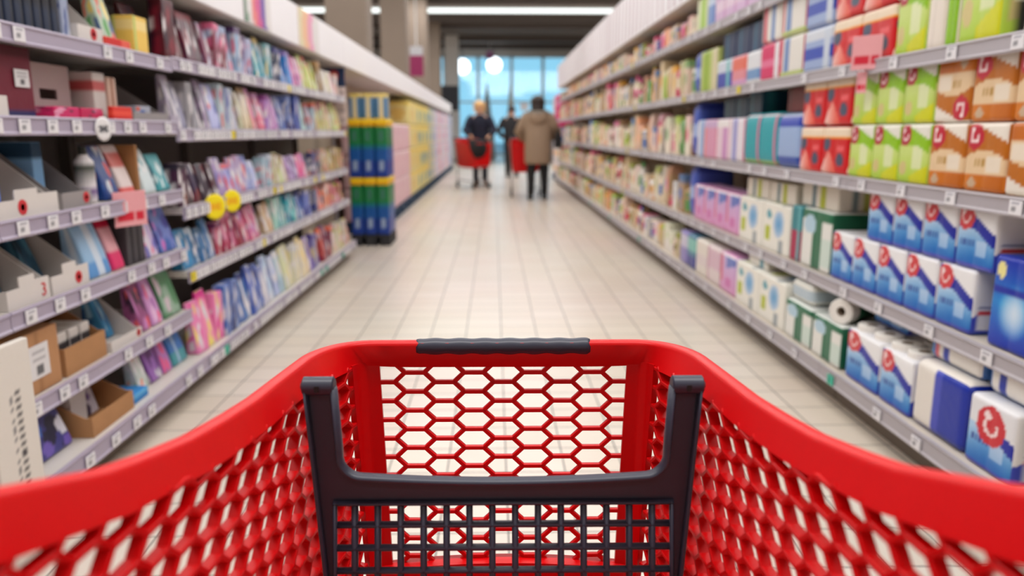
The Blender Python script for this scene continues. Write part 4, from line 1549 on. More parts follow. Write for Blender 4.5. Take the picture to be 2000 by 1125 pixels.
lpack(art_bar((222, 206, 204), [('v', 0, 0.2, (220, 80, 76)), ('v', 0.6, 0.85, (206, 110, 104))]), 2.84, 2.95, Zn[3], 0.19, 0.09, 'white pouch with red bands on the fourth shelf', 'pouch', n=18)
lpack(art_bar((156, 110, 66), []), 2.96, 2.985, Zn[3], 0.19, 0.2, 'brown cardboard divider standing on the fourth shelf', 'divider', 'cardboard_divider', bag=False)
lpack(art_conf((206, 220, 224), [(70, 160, 170), (226, 228, 230), (140, 190, 200)], 33, 9), 3.02, 3.13, Zn[3], 0.17, 0.07, 'white and aqua pouch on the fourth shelf', 'pouch', n=16)
lpack(art_conf((70, 160, 170), [(206, 224, 226), (40, 110, 130)], 34, 8), 3.15, 3.27, Zn[3], 0.15, 0.07, 'aqua pouch at the far end of the fourth shelf', 'pouch', n=16)
# fifth shelf
tray(2.09, 2.21, Zn[4], 0.26, 0.12, 0.055, m_card_w, 'white tray with red emblem at the near end of the fifth shelf', 0.01, (-0.15, 0.02))
o = lpack(art_bar((110, 10, 40), [('v', 0.85, 1, (80, 4, 26)), ('v', 0, 0.12, (30, 30, 90))]), 2.225, 2.41, Zn[4], 0.20, 0.14, 'burgundy bag with a pale label on the fifth shelf', 'bag', 'fabric_bag', 0.05, n=16, bag=False)
link('white_label', rbox('white_label_small', 0.07, 0.002, 0.05, art_lab, 0.0006, 10, 1, 10, matl=CARD), o, (0.03, -0.0745, 0.085))
# white bin with a handle hole
x, y = to_world('L', 2.575, 0.20)
bin_ = MB()
wb, hb_ = 0.26, 0.17
for x0, x1, z0, z1 in ((-wb / 2, -0.05, 0, hb_), (0.05, wb / 2, 0, hb_), (-0.05, 0.05, 0, 0.060), (-0.05, 0.05, 0.092, hb_)):
    bin_.box(x0, x1, -0.10, -0.094, z0, z1)
bin_.box(-wb / 2, wb / 2, 0.094, 0.10, 0, hb_).box(-wb / 2, -wb / 2 + 0.005, -0.094, 0.094, 0, hb_).box(wb / 2 - 0.005, wb / 2, -0.094, 0.094, 0, hb_).box(-wb / 2, wb / 2, -0.094, 0.094, 0, 0.004)
o = bin_.build('storage_box', mat('grey_pink_plastic', (176, 160, 158), 0.5), None, False, (x, y, Zn[4] + 0.0012), R(90))
tag(o, 'grey pink storage box with a dark handle slot on the fifth shelf', 'box')
for i, (c1, c2) in enumerate((((206, 30, 100), (226, 150, 180)), ((196, 20, 84), (222, 110, 150)))):
    lpack(art_conf(c1, [c2, (60, 40, 60)], 40 + i, 6), 2.44 + 0.155 * i, 2.59 + 0.155 * i, Zn[4], 0.035, 0.075, 'flat magenta packet lying before the storage box, %s' % ('near the burgundy bag', 'near the red tag')[i], 'packet', 'packet', 0.015, bag=False)
lpack(art_bar((206, 200, 196), [('v', 0.6, 0.85, (190, 90, 90))]), 2.76, 2.85, Zn[4], 0.16, 0.14, 'white carton with a faded red mark on the fifth shelf', 'carton', 'carton', 0.05, bag=False)
lpack(art_bar((206, 176, 160), [('u', 0.4, 0.6, (150, 90, 60))]), 2.86, 2.93, Zn[4], 0.15, 0.14, 'tan carton on the fifth shelf', 'carton', 'carton', 0.05, bag=False)
lpack(art_bar((214, 38, 26), [('v', 0.3, 0.7, (230, 70, 50))]), 2.78, 2.93, Zn[4], 0.045, 0.02, 'red shelf tag card standing at the edge of the fifth shelf', 'sign', 'shelf_card', 0.0, bag=False)
tray(2.96, 3.27, Zn[4], 0.28, 0.16, 0.03, m_card_g, 'grey sloping tray at the far end of the fifth shelf', 0.01)
lpack(art_conf((176, 180, 196), [(60, 100, 180), (226, 90, 50)], 44, 6), 3.05, 3.18, Zn[4] + 0.006, 0.05, 0.08, 'small silver packet in the grey sloping tray', 'packet', 'packet', 0.04, bag=False)
# sixth shelf
tray(2.09, 2.20, Zn[5], 0.26, 0.10, 0.05, m_card_w, 'plain white tray at the near end of the sixth shelf', 0.01)
for i in range(7):
    lpack(art_bar((20, 20, 30), [('v', 0, 0.35, (26, 40, 66)), ('u', 0.7, 0.9, (36, 36, 46))]), 2.215 + 0.047 * i, 2.258 + 0.047 * i, Zn[5], 0.24, 0.12, 'black slim packet on the sixth shelf, %s from the plain white tray' % ORD[i], 'packet', 'packet', 0.02, bag=False, n=8, group='black packets on the sixth shelf')
lpack(art_conf((150, 160, 186), [(60, 80, 140), (206, 206, 214), (60, 110, 150)], 50, 8), 2.55, 2.60, Zn[5], 0.22, 0.10, 'grey blue packet beside the black packets', 'packet', 'packet', bag=False)
tray(2.62, 2.79, Zn[5], 0.28, 0.25, 0.05, m_card_w, 'tall white tray with red emblem on the sixth shelf', 0.01, (0.1, 0.02))
lpack(art_conf((170, 190, 170), [(60, 150, 60), (226, 80, 50), (236, 214, 120), (60, 90, 140)], 51, 12), 2.82, 2.93, Zn[5], 0.24, 0.07, 'green and yellow pouch on the sixth shelf', 'pouch', n=16)
lpack(art_bar((236, 196, 90), [('v', 0.6, 0.9, (240, 214, 140)), ('u', 0.0, 0.2, (190, 200, 110))]), 3.00, 3.12, Zn[5], 0.13, 0.08, 'yellow packet at the edge of the sixth shelf', 'packet', 'packet', off=0.0, bag=False)
lpack(art_bar((206, 30, 24), [('u', 0.6, 1, (226, 90, 70))]), 2.78, 2.97, Zn[5], 0.03, 0.015, 'red shelf card lying before the green and yellow pouch', 'sign', 'shelf_card', 0.0, bag=False)
lpack(art_conf((70, 20, 30), [(110, 30, 40), (40, 30, 50)], 53, 6), 3.14, 3.28, Zn[5], 0.2, 0.07, 'dark maroon pouch at the far end of the sixth shelf', 'pouch', off=0.06)


def text_panel():
    def art(face, u, v):
        if face == 'front' and 0.55 < u < 0.68 and 0.06 < v < 0.8 and int(v * 58) % 2:
            return (70, 68, 72)
        if face == 'front' and 0.40 < u < 0.47 and 0.3 < v < 0.8 and int(v * 44) % 2:
            return (120, 118, 120)
        return (222, 216, 208)
    me = rbox('text_panel', 0.16, 0.02, 0.60, art, 0.004, 16, 2, 60, matl=CARD)
    o = link('text_panel', me, None, (-1.243, 1.90, 0.001), R(86))
    tag(o, 'white upright panel with dark vertical text at the end of the pouch row', 'sign')


text_panel()
# price signs
def sign_card(side, y, z, w, h, art, label, depth, rz=0.0, thick=0.002, name='price_sign'):
    me = rbox(name, w, thick, h, art, 0.0006, 16, 1, 16, matl=CARD)
    x, yy = to_world(side, y, depth)
    o = link(name, me, None, (x, yy, z), R((-90 if side == 'R' else 90) + rz))
    tag(o, label, 'sign')
    return o


def art_price(face, u, v):
    c = (228, 160, 166)
    if 0.2 < u < 0.8 and 0.62 < v < 0.88 and int(v * 34) % 2 == 0:
        c = (214, 110, 120)
    if v < 0.42 and v > 0.16 and (0.12 < u < 0.58 or 0.68 < u < 0.92):
        c = (204, 20, 50)
    return c


sign_card('L', 2.80, 0.795, 0.145, 0.125, art_price, 'pale pink price card with red figures hanging from the fourth shelf', -0.018, -22)
sign_card('R', 2.99, 1.36, 0.115, 0.125, art_price, 'pink price card with red figures sticking out below the red packs', -0.030, 40)
sign_card('R', 3.03, 1.275, 0.05, 0.08, art_price, 'small pink price ticket hanging under the fourth tissue shelf', -0.022, 20)


def disc(y, z, r_, label, cols, side='L', dep=-0.02, rz=0):
    def art(face, u, v):
        return cols[1] if (0.25 < u < 0.75 and 0.38 < v < 0.62) else cols[0]
    V, F, Cc = [], [], []
    n = 28
    for yy in (-0.0015, 0.0015):
        for k in range(5):
            for j in range(n):
                w = 2 * math.pi * j / n
                q = r_ * (k + 0.001) / 4
                V.append((q * math.cos(w), yy, q * math.sin(w)))
                Cc.append(lin(art('front', 0.5 + 0.5 * q / r_ * math.cos(w), 0.5 + 0.5 * q / r_ * math.sin(w))) + (1,))
    for s in (0, 1):
        for k in range(4):
            for j in range(n):
                a = s * 5 * n + k * n
                q = (a + j, a + (j + 1) % n, a + n + (j + 1) % n, a + n + j)
                F.append(q if s == 0 else q[::-1])
    for j in range(n):
        F.append((4 * n + j, 4 * n + (j + 1) % n, 9 * n + (j + 1) % n, 9 * n + j))
    me = inked('round_sign', V, F, Cc, CARD)
    x, yy = to_world(side, y, dep)
    tag(link('round_sign', me, None, (x, yy, z), R(90 + rz)), label, 'sign')


disc(3.62, 0.786, 0.060, 'round yellow price tag with orange letters, nearer of the two', [(244, 222, 10), (236, 170, 10)], 'L', -0.026, -30)
disc(3.86, 0.792, 0.055, 'round yellow price tag with orange letters, farther of the two', [(244, 222, 10), (236, 170, 10)], 'L', -0.026, -30)
disc(2.66, 1.138, 0.040, 'round white tag hanging from the fifth shelf below the storage box', [(226, 224, 226), (60, 60, 66)], 'L', -0.020, -10)

# ------------------------------------------------------------------ pouch row, far bays
rr = random.Random(77)
FAR_L = [
    # per shelf, from the tray bay onwards: (how far it runs, colour words, ground, spots)
    [(3.62, 'pink and yellow', (236, 130, 180), [(240, 220, 110), (226, 60, 150)]), (4.25, 'denim blue', (80, 110, 180), [(40, 50, 110), (150, 170, 214)]), (4.75, 'ice blue', (176, 196, 224), [(130, 140, 190), (226, 226, 232)]),
     (5.35, 'cream and yellow', (226, 214, 170), [(236, 206, 100), (206, 206, 214)]), (5.75, 'violet', (126, 110, 180), [(80, 60, 140), (214, 196, 150)]), (6.15, 'maroon', (130, 30, 60), [(226, 110, 80), (90, 40, 100)]), (7.05, 'cream and red', (222, 196, 180), [(214, 60, 90), (190, 206, 80)])],
    [(3.72, 'sea blue', (56, 130, 180), [(30, 90, 130), (190, 206, 220)]), (4.1, 'raspberry', (176, 50, 90), [(110, 40, 90), (226, 150, 180)]), (4.45, 'rose', (222, 110, 150), [(190, 130, 200), (236, 190, 200)]), (4.7, 'peach', (226, 190, 150), [(190, 150, 110)]),
     (5.0, 'mint', (150, 200, 190), [(206, 226, 220), (90, 170, 160)]), (5.3, 'turquoise', (60, 160, 180), [(140, 210, 214), (70, 60, 140)]), (5.65, 'cornflower', (100, 130, 200), [(60, 70, 150)]), (5.9, 'navy', (24, 40, 110), [(40, 60, 150)]), (6.3, 'coral', (230, 130, 100), [(60, 70, 110), (236, 190, 180)]), (7.05, 'pink and lime', (222, 110, 140), [(196, 206, 90), (150, 110, 80)])],
    [(3.8, 'dark plum', (60, 30, 60), [(120, 30, 40), (40, 30, 50)]), (4.3, 'lilac and red', (170, 160, 210), [(222, 80, 90), (110, 120, 190)]), (4.75, 'sky blue', (160, 190, 222), [(220, 100, 120), (200, 206, 222)]), (5.0, 'lime and cream', (196, 206, 150), [(150, 120, 80)]), (5.35, 'lavender', (176, 150, 206), [(70, 40, 90), (206, 196, 226)]),
     (5.6, 'hot pink', (230, 100, 160), [(206, 130, 190)]), (6.1, 'slate', (90, 110, 140), [(60, 50, 90), (226, 140, 110)]), (7.05, 'olive and pink', (190, 180, 120), [(222, 80, 130), (110, 70, 60)])],
    [(3.75, 'silver grey', (150, 146, 156), [(110, 106, 116)]), (4.15, 'white and blue', (196, 200, 222), [(80, 90, 170), (220, 90, 90)]), (4.4, 'cream', (214, 200, 170), [(176, 150, 110)]), (4.65, 'salmon', (230, 130, 130), [(206, 140, 190)]), (4.95, 'orchid', (190, 130, 190), [(130, 60, 130), (226, 150, 190)]), (5.5, 'cobalt', (70, 96, 170), [(130, 150, 206), (60, 40, 90)]),
     (6.0, 'pale aqua', (186, 206, 220), [(60, 80, 110), (220, 110, 90)]), (7.05, 'lime and crimson', (200, 206, 130), [(214, 60, 110), (180, 140, 100)])],
    [(3.75, 'dark red', (80, 16, 36), [(50, 20, 40), (130, 30, 50)]), (4.1, 'wine', (130, 40, 80), [(150, 170, 206), (226, 110, 150)]), (4.5, 'powder blue', (160, 170, 206), [(220, 90, 110), (90, 60, 110)]), (4.8, 'teal', (70, 160, 170), [(150, 190, 196), (230, 200, 110)]), (5.0, 'midnight', (30, 34, 80), [(60, 60, 130)]), (5.3, 'blue and purple', (50, 130, 206), [(150, 130, 196)]), (5.65, 'bubblegum', (214, 110, 180), [(120, 60, 130)]),
     (6.05, 'spring green', (200, 214, 110), [(226, 100, 90), (230, 230, 190)]), (6.3, 'brown', (160, 110, 60), [(190, 150, 100)]), (7.05, 'ivory', (222, 206, 196), [(200, 190, 190), (226, 216, 206)])],
]
for s, runs in enumerate(FAR_L):
    count = {}
    lo_end = 0
    y = 3.32
    while y < 7.0:
        run = next(r_ for r_ in runs if y < r_[0])
        word, base, spots = run[1], run[2], run[3]
        w = 0.085 + 0.03 * rr.random()
        if y < 4.55 < y + w or y < 5.80 < y + w:
            y = 4.56 if y < 4.55 else 5.81
            continue
        if y + w > 7.03:
            break
        h = (0.155 if s in (1, 2) else 0.20) + 0.04 * rr.random()
        if s == 0:
            h = 0.22 + 0.05 * rr.random()
        if word in ('ivory', 'cream and red'):
            h *= 0.85
        k = rr.randrange(3)
        jit = tuple(max(4, min(245, c + rr.randrange(-14, 14))) for c in base)
        top = (rr.random() < 0.4)
        cc = spots[rr.randrange(len(spots))]

        def art(face, u, v, f=art_conf(jit, spots + [(226, 222, 226)], rr.randrange(9999), 9), t=cc if top else None):
            return t if t and v > 0.84 else f(face, u, v)
        count[word] = count.get(word, 0) + 1
        i = count[word] - 1
        tall = rr.random()
        bag = tall < 0.7
        nm = 'pouch' if bag else 'slim_box'
        me = rbox(nm, w - 0.006, 0.06, h, art, 0.008 if bag else 0.004, 7, 2, 10, deform=standup(h, 0.10) if bag else None)
        bayw = 'nearest' if y < 4.55 else ('middle' if y < 5.8 else 'farthest')
        put('L', nm, me, y, y + w, F_TOPS[s], (0.015 if s else -0.03) + 0.015 * rr.random(), 0.06,
            '%s %s, %s of its colour on the %s packed pouch shelf' % (word, nm.replace('_', ' '), ORD[i], ORD[s]), 'pouch' if bag else 'box', 'pouches on the %s packed pouch shelf' % ORD[s],
            rr.uniform(-6, 6))
        y += w + 0.003
        if s == 0 and rr.random() < 0.1:
            y += 0.04

# ------------------------------------------------------------------ pallet display of tall tubs with yellow lids
m_pal_d = mat('pallet_dark_blue', (26, 62, 92), 0.6)


def pallet(name, x0, x1, y0, y1, h, m, label, group=None):
    cx, cy = (x0 + x1) / 2, (y0 + y1) / 2
    w, d = (x1 - x0) / 2, (y1 - y0) / 2
    mb = MB()
    for k in range(7):
        yy = -d + 2 * d * (k + 0.5) / 7
        mb.cbox(-w, w, yy - d / 9, yy + d / 9, h - 0.022, h, 0.002)
    for sx in (-1, 0, 1):
        mb.cbox(sx * (w - 0.05) - 0.05, sx * (w - 0.05) + 0.05, -d, d, 0.0, 0.02, 0.002)
        for sy in (-1, 0, 1):
            mb.cbox(sx * (w - 0.05) - 0.05, sx * (w - 0.05) + 0.05, sy * (d - 0.06) - 0.06, sy * (d - 0.06) + 0.06, 0.02, h - 0.022, 0.003)
    return tag(mb.build(name, m, None, False, (cx, cy, 0.0005)), label, 'pallet', group)


def art_tub(face, u, v):
    if face == 'top':
        return (240, 190, 20)
    c = (8, 84, 160)
    if v > 0.88:
        c = (240, 180, 10) if v < 0.95 else (246, 206, 20)
    elif v > 0.56:
        c = (10, 120, 60)
        if 0.3 < u < 0.7 and 0.64 < v < 0.8:
            c = (60, 120, 100)
    elif v > 0.50:
        c = (10, 110, 130)
    elif v < 0.3:
        c = (20, 60, 150)
    if face == 'front' and 0.25 < u < 0.75 and 0.12 < v < 0.3:
        c = (150, 170, 200)
    return c


pallet('pallet', -1.44, -1.05, 7.72, 8.20, 0.11, mat('pallet_black', (40, 40, 44), 0.7), 'low black pallet under the blue and green tubs')
for tier in range(2):
    for i in range(3):
        for j in range(2):
            me = cached('tub', lambda: rbox('tub', 0.122, 0.225, 0.50, lambda f, u, v: art_tub(f, u, v * 0.878), 0.018, 8, 6, 26))
            o = link('tub', me, None, (-1.375 + 0.13 * i, 7.84 + 0.232 * j, 0.1125 + tier * 0.573))
            link('lid', cached('lid', lambda: rbox('lid', 0.128, 0.231, 0.068, lambda f, u, v: (240, 180, 10) if v < 0.5 else (246, 206, 20), 0.014, 8, 6, 5)), o, (0, 0, 0.5005))
            tag(o, 'blue and green tub with yellow lid, %s tier, %s row back, %s from the shelving' % (('lower', 'upper')[tier], ORD[j], ORD[i]), 'tub', 'tubs on the black pallet')
for i in range(3):
    me = cached('small_tub', lambda: rbox('carton', 0.115, 0.16, 0.24, lambda f, u, v: (232, 206, 110) if (v > 0.82 or f == 'top') else ((226, 214, 170) if 0.25 < u < 0.7 else (70, 130, 180)), 0.01, 8, 4, 10))
    o = link('carton', me, None, (-1.375 + 0.13 * i, 7.90, 1.2595))
    tag(o, 'yellow and pale blue carton on top of the tubs, %s from the shelving' % ORD[i], 'carton', 'cartons on top of the tubs')
# white dotted display board above the shelf end
def art_dots(face, u, v):
    du, dv = (u * 4) % 1 - 0.5, (v * 6) % 1 - 0.5
    if v < 0.6 and du * du + dv * dv < 0.07:
        return (170, 150, 150)
    if v > 0.62 and math.hypot((u - 0.62) / 0.16, (v - 0.85) / 0.10) < 1:
        return (222, 80, 60)
    if v > 0.66:
        return (20, 44, 84)
    return (226, 206, 200)


me = rbox('display_card', 0.26, 0.02, 0.50, art_dots, 0.004, 24, 2, 40, matl=CARD)
tag(link('display_card', me, None, (-1.455, 7.10, 1.19), R(0)), 'pale dotted display card with a dark blue head at the shelf end', 'sign')
MB().box(-0.012, 0.012, -0.012, 0.012, -1.19, 0.0).build('post', m_strip_r, bpy.data.objects['display_card'])

# ------------------------------------------------------------------ long row of promotion pallets with stacked packs
PAL = [('pale pink', (232, 200, 206), (226, 182, 196)), ('pale pink', (234, 204, 210), (226, 182, 196)), ('pale pink', (234, 206, 212), (222, 176, 190)), ('pale yellow', (234, 220, 150), (226, 190, 100)), ('yellow and teal', (232, 218, 130), (60, 150, 180)), ('yellow and teal', (230, 216, 140), (50, 140, 180)),
       ('pale yellow and blue', (226, 220, 180), (90, 150, 190)), ('white and lilac', (222, 214, 222), (180, 170, 210)), ('white and rose', (226, 212, 216), (222, 70, 120)), ('white and lilac', (220, 212, 224), (150, 140, 200)), ('white and rose', (226, 212, 216), (214, 90, 140)),
       ('white and blue', (214, 214, 224), (140, 150, 200)), ('white and blue', (216, 214, 222), (130, 140, 190)), ]
for k in range(13):
    y0 = 8.62 + 1.22 * k
    pallet('pallet', -1.70, -1.29, y0, y0 + 1.18, 0.13, m_pal_d, 'dark blue pallet in the promotion row, %s beyond the tubs' % ORD[k], 'dark blue pallets of the promotion row')
    word, base, acc = PAL[k]
    tiers = 3 if k < 3 else 4
    for t_ in range(tiers):
        for i in range(3):
            v = (i + t_ + k) % 3

            def art(face, u, v_, b=base, a=acc, q=v, k_=k):
                if face == 'top':
                    return b
                c = b
                if k_ < 3:
                    return mixc(b, a, 0.5 + 0.5 * math.sin(u * 9 + v_ * 7 + q)) if v_ < 0.8 else b
                if face != 'back' and math.hypot((u - 0.5) / 0.3, (v_ - 0.45) / 0.3) < 1 and q != 2:
                    c = a
                if v_ > 0.86:
                    c = mixc(b, (240, 200, 60), 0.6) if k_ < 6 else mixc(b, a, 0.4)
                return c
            me = cached(('promo', word, v), lambda: rbox('bulk_pack', 0.385, 0.38, 0.365, art, 0.03, 9, 9, 9, 2, 0.012))
            o = link('bulk_pack', me, None, (-1.31 - 0.19, y0 + 0.195 + 0.395 * i, 0.132 + 0.369 * t_), R(90))
            tag(o, '%s bulk pack, %s layer, %s along the %s promotion pallet' % (word, ORD[t_], ORD[i], ORD[k]), 'bulk pack', 'bulk packs on the %s promotion pallet' % ORD[k])
# end of the tissue row: one pallet with magenta and white packs
pallet('pallet', 1.46, 1.86, 18.05, 19.6, 0.13, m_pal_d, 'dark blue pallet at the end of the tissue row')
for t_ in range(5):
    for i in range(3):
        col = (214, 26, 110) if t_ > 2 and i < 2 else (228, 216, 212)
        word = 'magenta' if t_ > 2 and i < 2 else 'white'
        me = cached(('endpack', word), lambda: rbox('bulk_pack', 0.49, 0.38, 0.365, art_bar(col, [('v', 0.3, 0.5, mixc(col, (240, 160, 60) if word == 'white' else (240, 200, 220), 0.6))]), 0.03, 9, 6, 9, 2, 0.012))
        o = link('bulk_pack', me, None, (1.47 + 0.19, 18.32 + 0.5 * i, 0.132 + 0.369 * t_), R(-90))
        tag(o, '%s bulk pack at the end of the tissue row, %s layer, %s along' % (word, ORD[t_], ORD[i]), 'bulk pack', 'bulk packs at the end of the tissue row')
# ------------------------------------------------------------------ shoppers and their carts
m_skin = mat('skin', (222, 176, 150), 0.55)
m_navy = mat('navy_knit', (28, 34, 56), 0.8, noise=0.1, scale=60)
m_black = mat('black_cloth', (22, 21, 25), 0.8, noise=0.1, scale=60)
m_tan = mat('tan_wool', (146, 124, 104), 0.85, noise=0.12, scale=40)
m_fur = mat('grey_fur', (126, 120, 112), 0.95, noise=0.3, scale=90)
m_blond = mat('blond_hair', (222, 178, 120), 0.6, noise=0.2, scale=120)
m_dark = mat('dark_hair', (42, 30, 26), 0.5, noise=0.2, scale=120)
m_jean = mat('dark_jeans', (40, 44, 58), 0.8, noise=0.1, scale=80)
m_shoe = mat('black_shoe', (24, 22, 24), 0.5)


def skin_body(name, verts, edges, radii, m, parent, level=2, root=0):
    me = bpy.data.meshes.new(name)
    me.from_pydata(verts, edges, [])
    me.materials.append(m)
    o = link(name, me, parent)
    md = o.modifiers.new('skin', 'SKIN')
    md.use_smooth_shade = True
    if not me.skin_vertices:
        bpy.context.view_layer.objects.active = o
    lay = me.skin_vertices[0].data
    for i, r_ in enumerate(radii):
        lay[i].radius = r_ if isinstance(r_, tuple) else (r_, r_)
        lay[i].use_root = (i == root)
    sb = o.modifiers.new('sub', 'SUBSURF')
    sb.levels = sb.render_levels = level
    return o


def figure(parent, hands, lean=0.0, h=1.72, legs=((-0.09, 0.0), (0.09, 0.0)), turn=0.0, skin=None):
    """standing body facing +y; hands: two hand positions"""
    s = h / 1.72
    P = [(0, 0, 0.93), (0, 0.01, 1.08), (0, 0.02 + lean * 0.5, 1.25), (0, 0.02 + lean, 1.40), (0, 0.03 + lean * 1.15, 1.48), (0, 0.045 + lean * 1.3, 1.56), (0, 0.05 + lean * 1.35, 1.64), (0, 0.04 + lean * 1.35, 1.685)]
    Rr = [(0.15, 0.11), (0.135, 0.10), (0.15, 0.105), (0.14, 0.085), (0.052, 0.052), (0.070, 0.085), (0.076, 0.095), (0.05, 0.065)]
    E_ = [(i, i + 1) for i in range(7)]

    def add(p, r_, a):
        P.append(p)
        Rr.append((r_, r_) if not isinstance(r_, tuple) else r_)
        E_.append((a, len(P) - 1))
        return len(P) - 1
    for sx, hand in zip((-1, 1), hands):
        sh = add((sx * 0.185, 0.01 + lean, 1.39), 0.058, 3)
        hx, hy, hz = hand
        ex, ey, ez = (sx * 0.215 + hx) / 2 + sx * 0.10, (lean + hy) / 2 - 0.06, min((1.38 + hz) / 2 - 0.06, 1.3)
        el = add((ex, ey, ez), 0.043, sh)
        wr = add((hx, hy, hz), 0.028, el)
        d = (Vector(hand) - Vector((ex, ey, ez))).normalized()
        pm = add(tuple(Vector(hand) + d * 0.06), (0.040, 0.022), wr)
        ft = add(tuple(Vector(hand) + d * 0.13), (0.030, 0.016), pm)
    for sx, (lx, ly) in zip((-1, 1), legs):
        hp = add((sx * 0.085, 0, 0.88), 0.088, 0)
        kn = add((lx * 1.02, ly * 0.5 + 0.02, 0.50), 0.060, hp)
        an = add((lx * 1.05, ly, 0.09), 0.040, kn)
        fo2 = add((lx * 1.1, ly + 0.07, 0.045), (0.042, 0.036), an)
        add((lx * 1.12, ly + 0.17, 0.030), (0.036, 0.026), fo2)
    P = [(x * s, y * s, z * s) for x, y, z in P]
    Rr = [(a * s, b * s) for a, b in Rr]
    return skin_body('body', P, E_, Rr, skin or m_skin, parent)


def sleeve(mb, sx, hand, lean, s, r0=0.078, r1=0.05, stop=0.97):
    hx, hy, hz = hand
    ex, ey, ez = (sx * 0.215 + hx) / 2 + sx * 0.10, (lean + hy) / 2 - 0.06, min((1.38 + hz) / 2 - 0.06, 1.3)
    a = Vector((sx * 0.13, 0.01 + lean, 1.41))
    b = Vector((sx * 0.195, 0.01 + lean, 1.37))
    c = Vector((ex, ey, ez))
    e = c.lerp(Vector(hand), stop)
    pts = [a, b, b.lerp(c, 0.5), c, c.lerp(e, 0.5), e]
    rs = [r0 * 0.9, r0, r0 * 0.92, (r0 + r1) / 2, r1 * 1.08, r1]
    mb.tube([tuple(p * s) for p in pts], [q * s for q in rs], 14)


def trousers(parent, legs, s, m, r0=0.105, r1=0.062, name='trousers'):
    mb = MB()
    mb.loft([(0, 0, 0.80 * s, 0.10 * s, 0.09 * s), (0, 0, 0.86 * s, 0.17 * s, 0.115 * s), (0, 0, 0.95 * s, 0.172 * s, 0.12 * s), (0, 0, 1.02 * s, 0.155 * s, 0.11 * s)], 20)
    for sx, (lx, ly) in zip((-1, 1), legs):
        mb.tube([(sx * 0.085 * s, 0, 0.88 * s), (sx * 0.09 * s, 0.01, 0.70 * s), (lx * 1.02 * s, (ly * 0.5 + 0.02) * s, 0.50 * s), (lx * 1.04 * s, (ly * 0.8) * s, 0.28 * s), (lx * 1.05 * s, ly * s, 0.09 * s)], [r0 * s, r0 * 0.92 * s, (r0 + r1) / 2 * s, r1 * 1.1 * s, r1 * s], 14)
    mb.build(name, m, parent, True)
    for lx, ly in legs:
        sh = MB()
        sh.loft([(lx * 1.1 * s, (ly + 0.055) * s, 0.001, 0.050 * s, 0.135 * s), (lx * 1.1 * s, (ly + 0.055) * s, 0.03 * s, 0.052 * s, 0.140 * s), (lx * 1.1 * s, (ly + 0.035) * s, 0.065 * s, 0.046 * s, 0.105 * s), (lx * 1.08 * s, (ly + 0.0) * s, 0.11 * s, 0.046 * s, 0.055 * s)], 16)
        sh.build('shoe', m_shoe, parent, True)


def face_bits(parent, s, lean, hair_m):
    y, z = (0.05 + lean * 1.35) * s, 1.63 * s
    f = MB()
    f.loft([(0, y + 0.098 * s, z - 0.035 * s, 0.014 * s, 0.012 * s), (0, y + 0.100 * s, z - 0.02 * s, 0.013 * s, 0.018 * s), (0, y + 0.088 * s, z + 0.015 * s, 0.008 * s, 0.010 * s)], 10)
    f.build('nose', m_skin, parent, True)
    for sx in (-1, 1):
        MB().lathe([(0.002 * s, -0.006 * s), (0.010 * s, -0.003 * s), (0.011 * s, 0.0), (0.006 * s, 0.004 * s)], 10, (sx * 0.030 * s, y + 0.086 * s, z + 0.012 * s), axis='y').build('eye', mat('eye_dark', (50, 40, 40), 0.3), parent, True)
        MB().lathe([(0.003 * s, -0.008 * s), (0.020 * s, -0.004 * s), (0.024 * s, 0.003 * s), (0.012 * s, 0.010 * s)], 10, (sx * 0.078 * s, y, z - 0.005 * s), axis='x', sx=0.7).build('ear', m_skin, parent, True)
    MB().loft([(0, y + 0.084 * s, z - 0.066 * s, 0.022 * s, 0.008 * s), (0, y + 0.087 * s, z - 0.060 * s, 0.026 * s, 0.009 * s), (0, y + 0.084 * s, z - 0.054 * s, 0.020 * s, 0.007 * s)], 10).build('mouth', mat('lips', (186, 110, 104), 0.5), parent, True)


def hair(parent, s, lean, m, length=0.16, vol=1.0, back=True):
    y, z = (0.045 + lean * 1.35) * s, 1.64 * s
    mb = MB()
    secs = []
    for k in range(10):
        t = k / 9
        zz = z + 0.115 * s - t * (0.115 + length) * s
        up = (zz - z) / (0.118 * s)
        r_ = math.sqrt(max(0.02, 1 - up * up)) if up > 0 else 1.0 - 0.12 * t * (0 if length < 0.1 else 1)
        secs.append((0, y - 0.018 * s - 0.030 * s * (t if up < 0 else 0), zz, 0.098 * s * r_ * vol, (0.112 if up > 0 else 0.085) * s * r_ * vol))
    mb.loft(secs, 20)
    return mb.build('hair', m, parent, True)


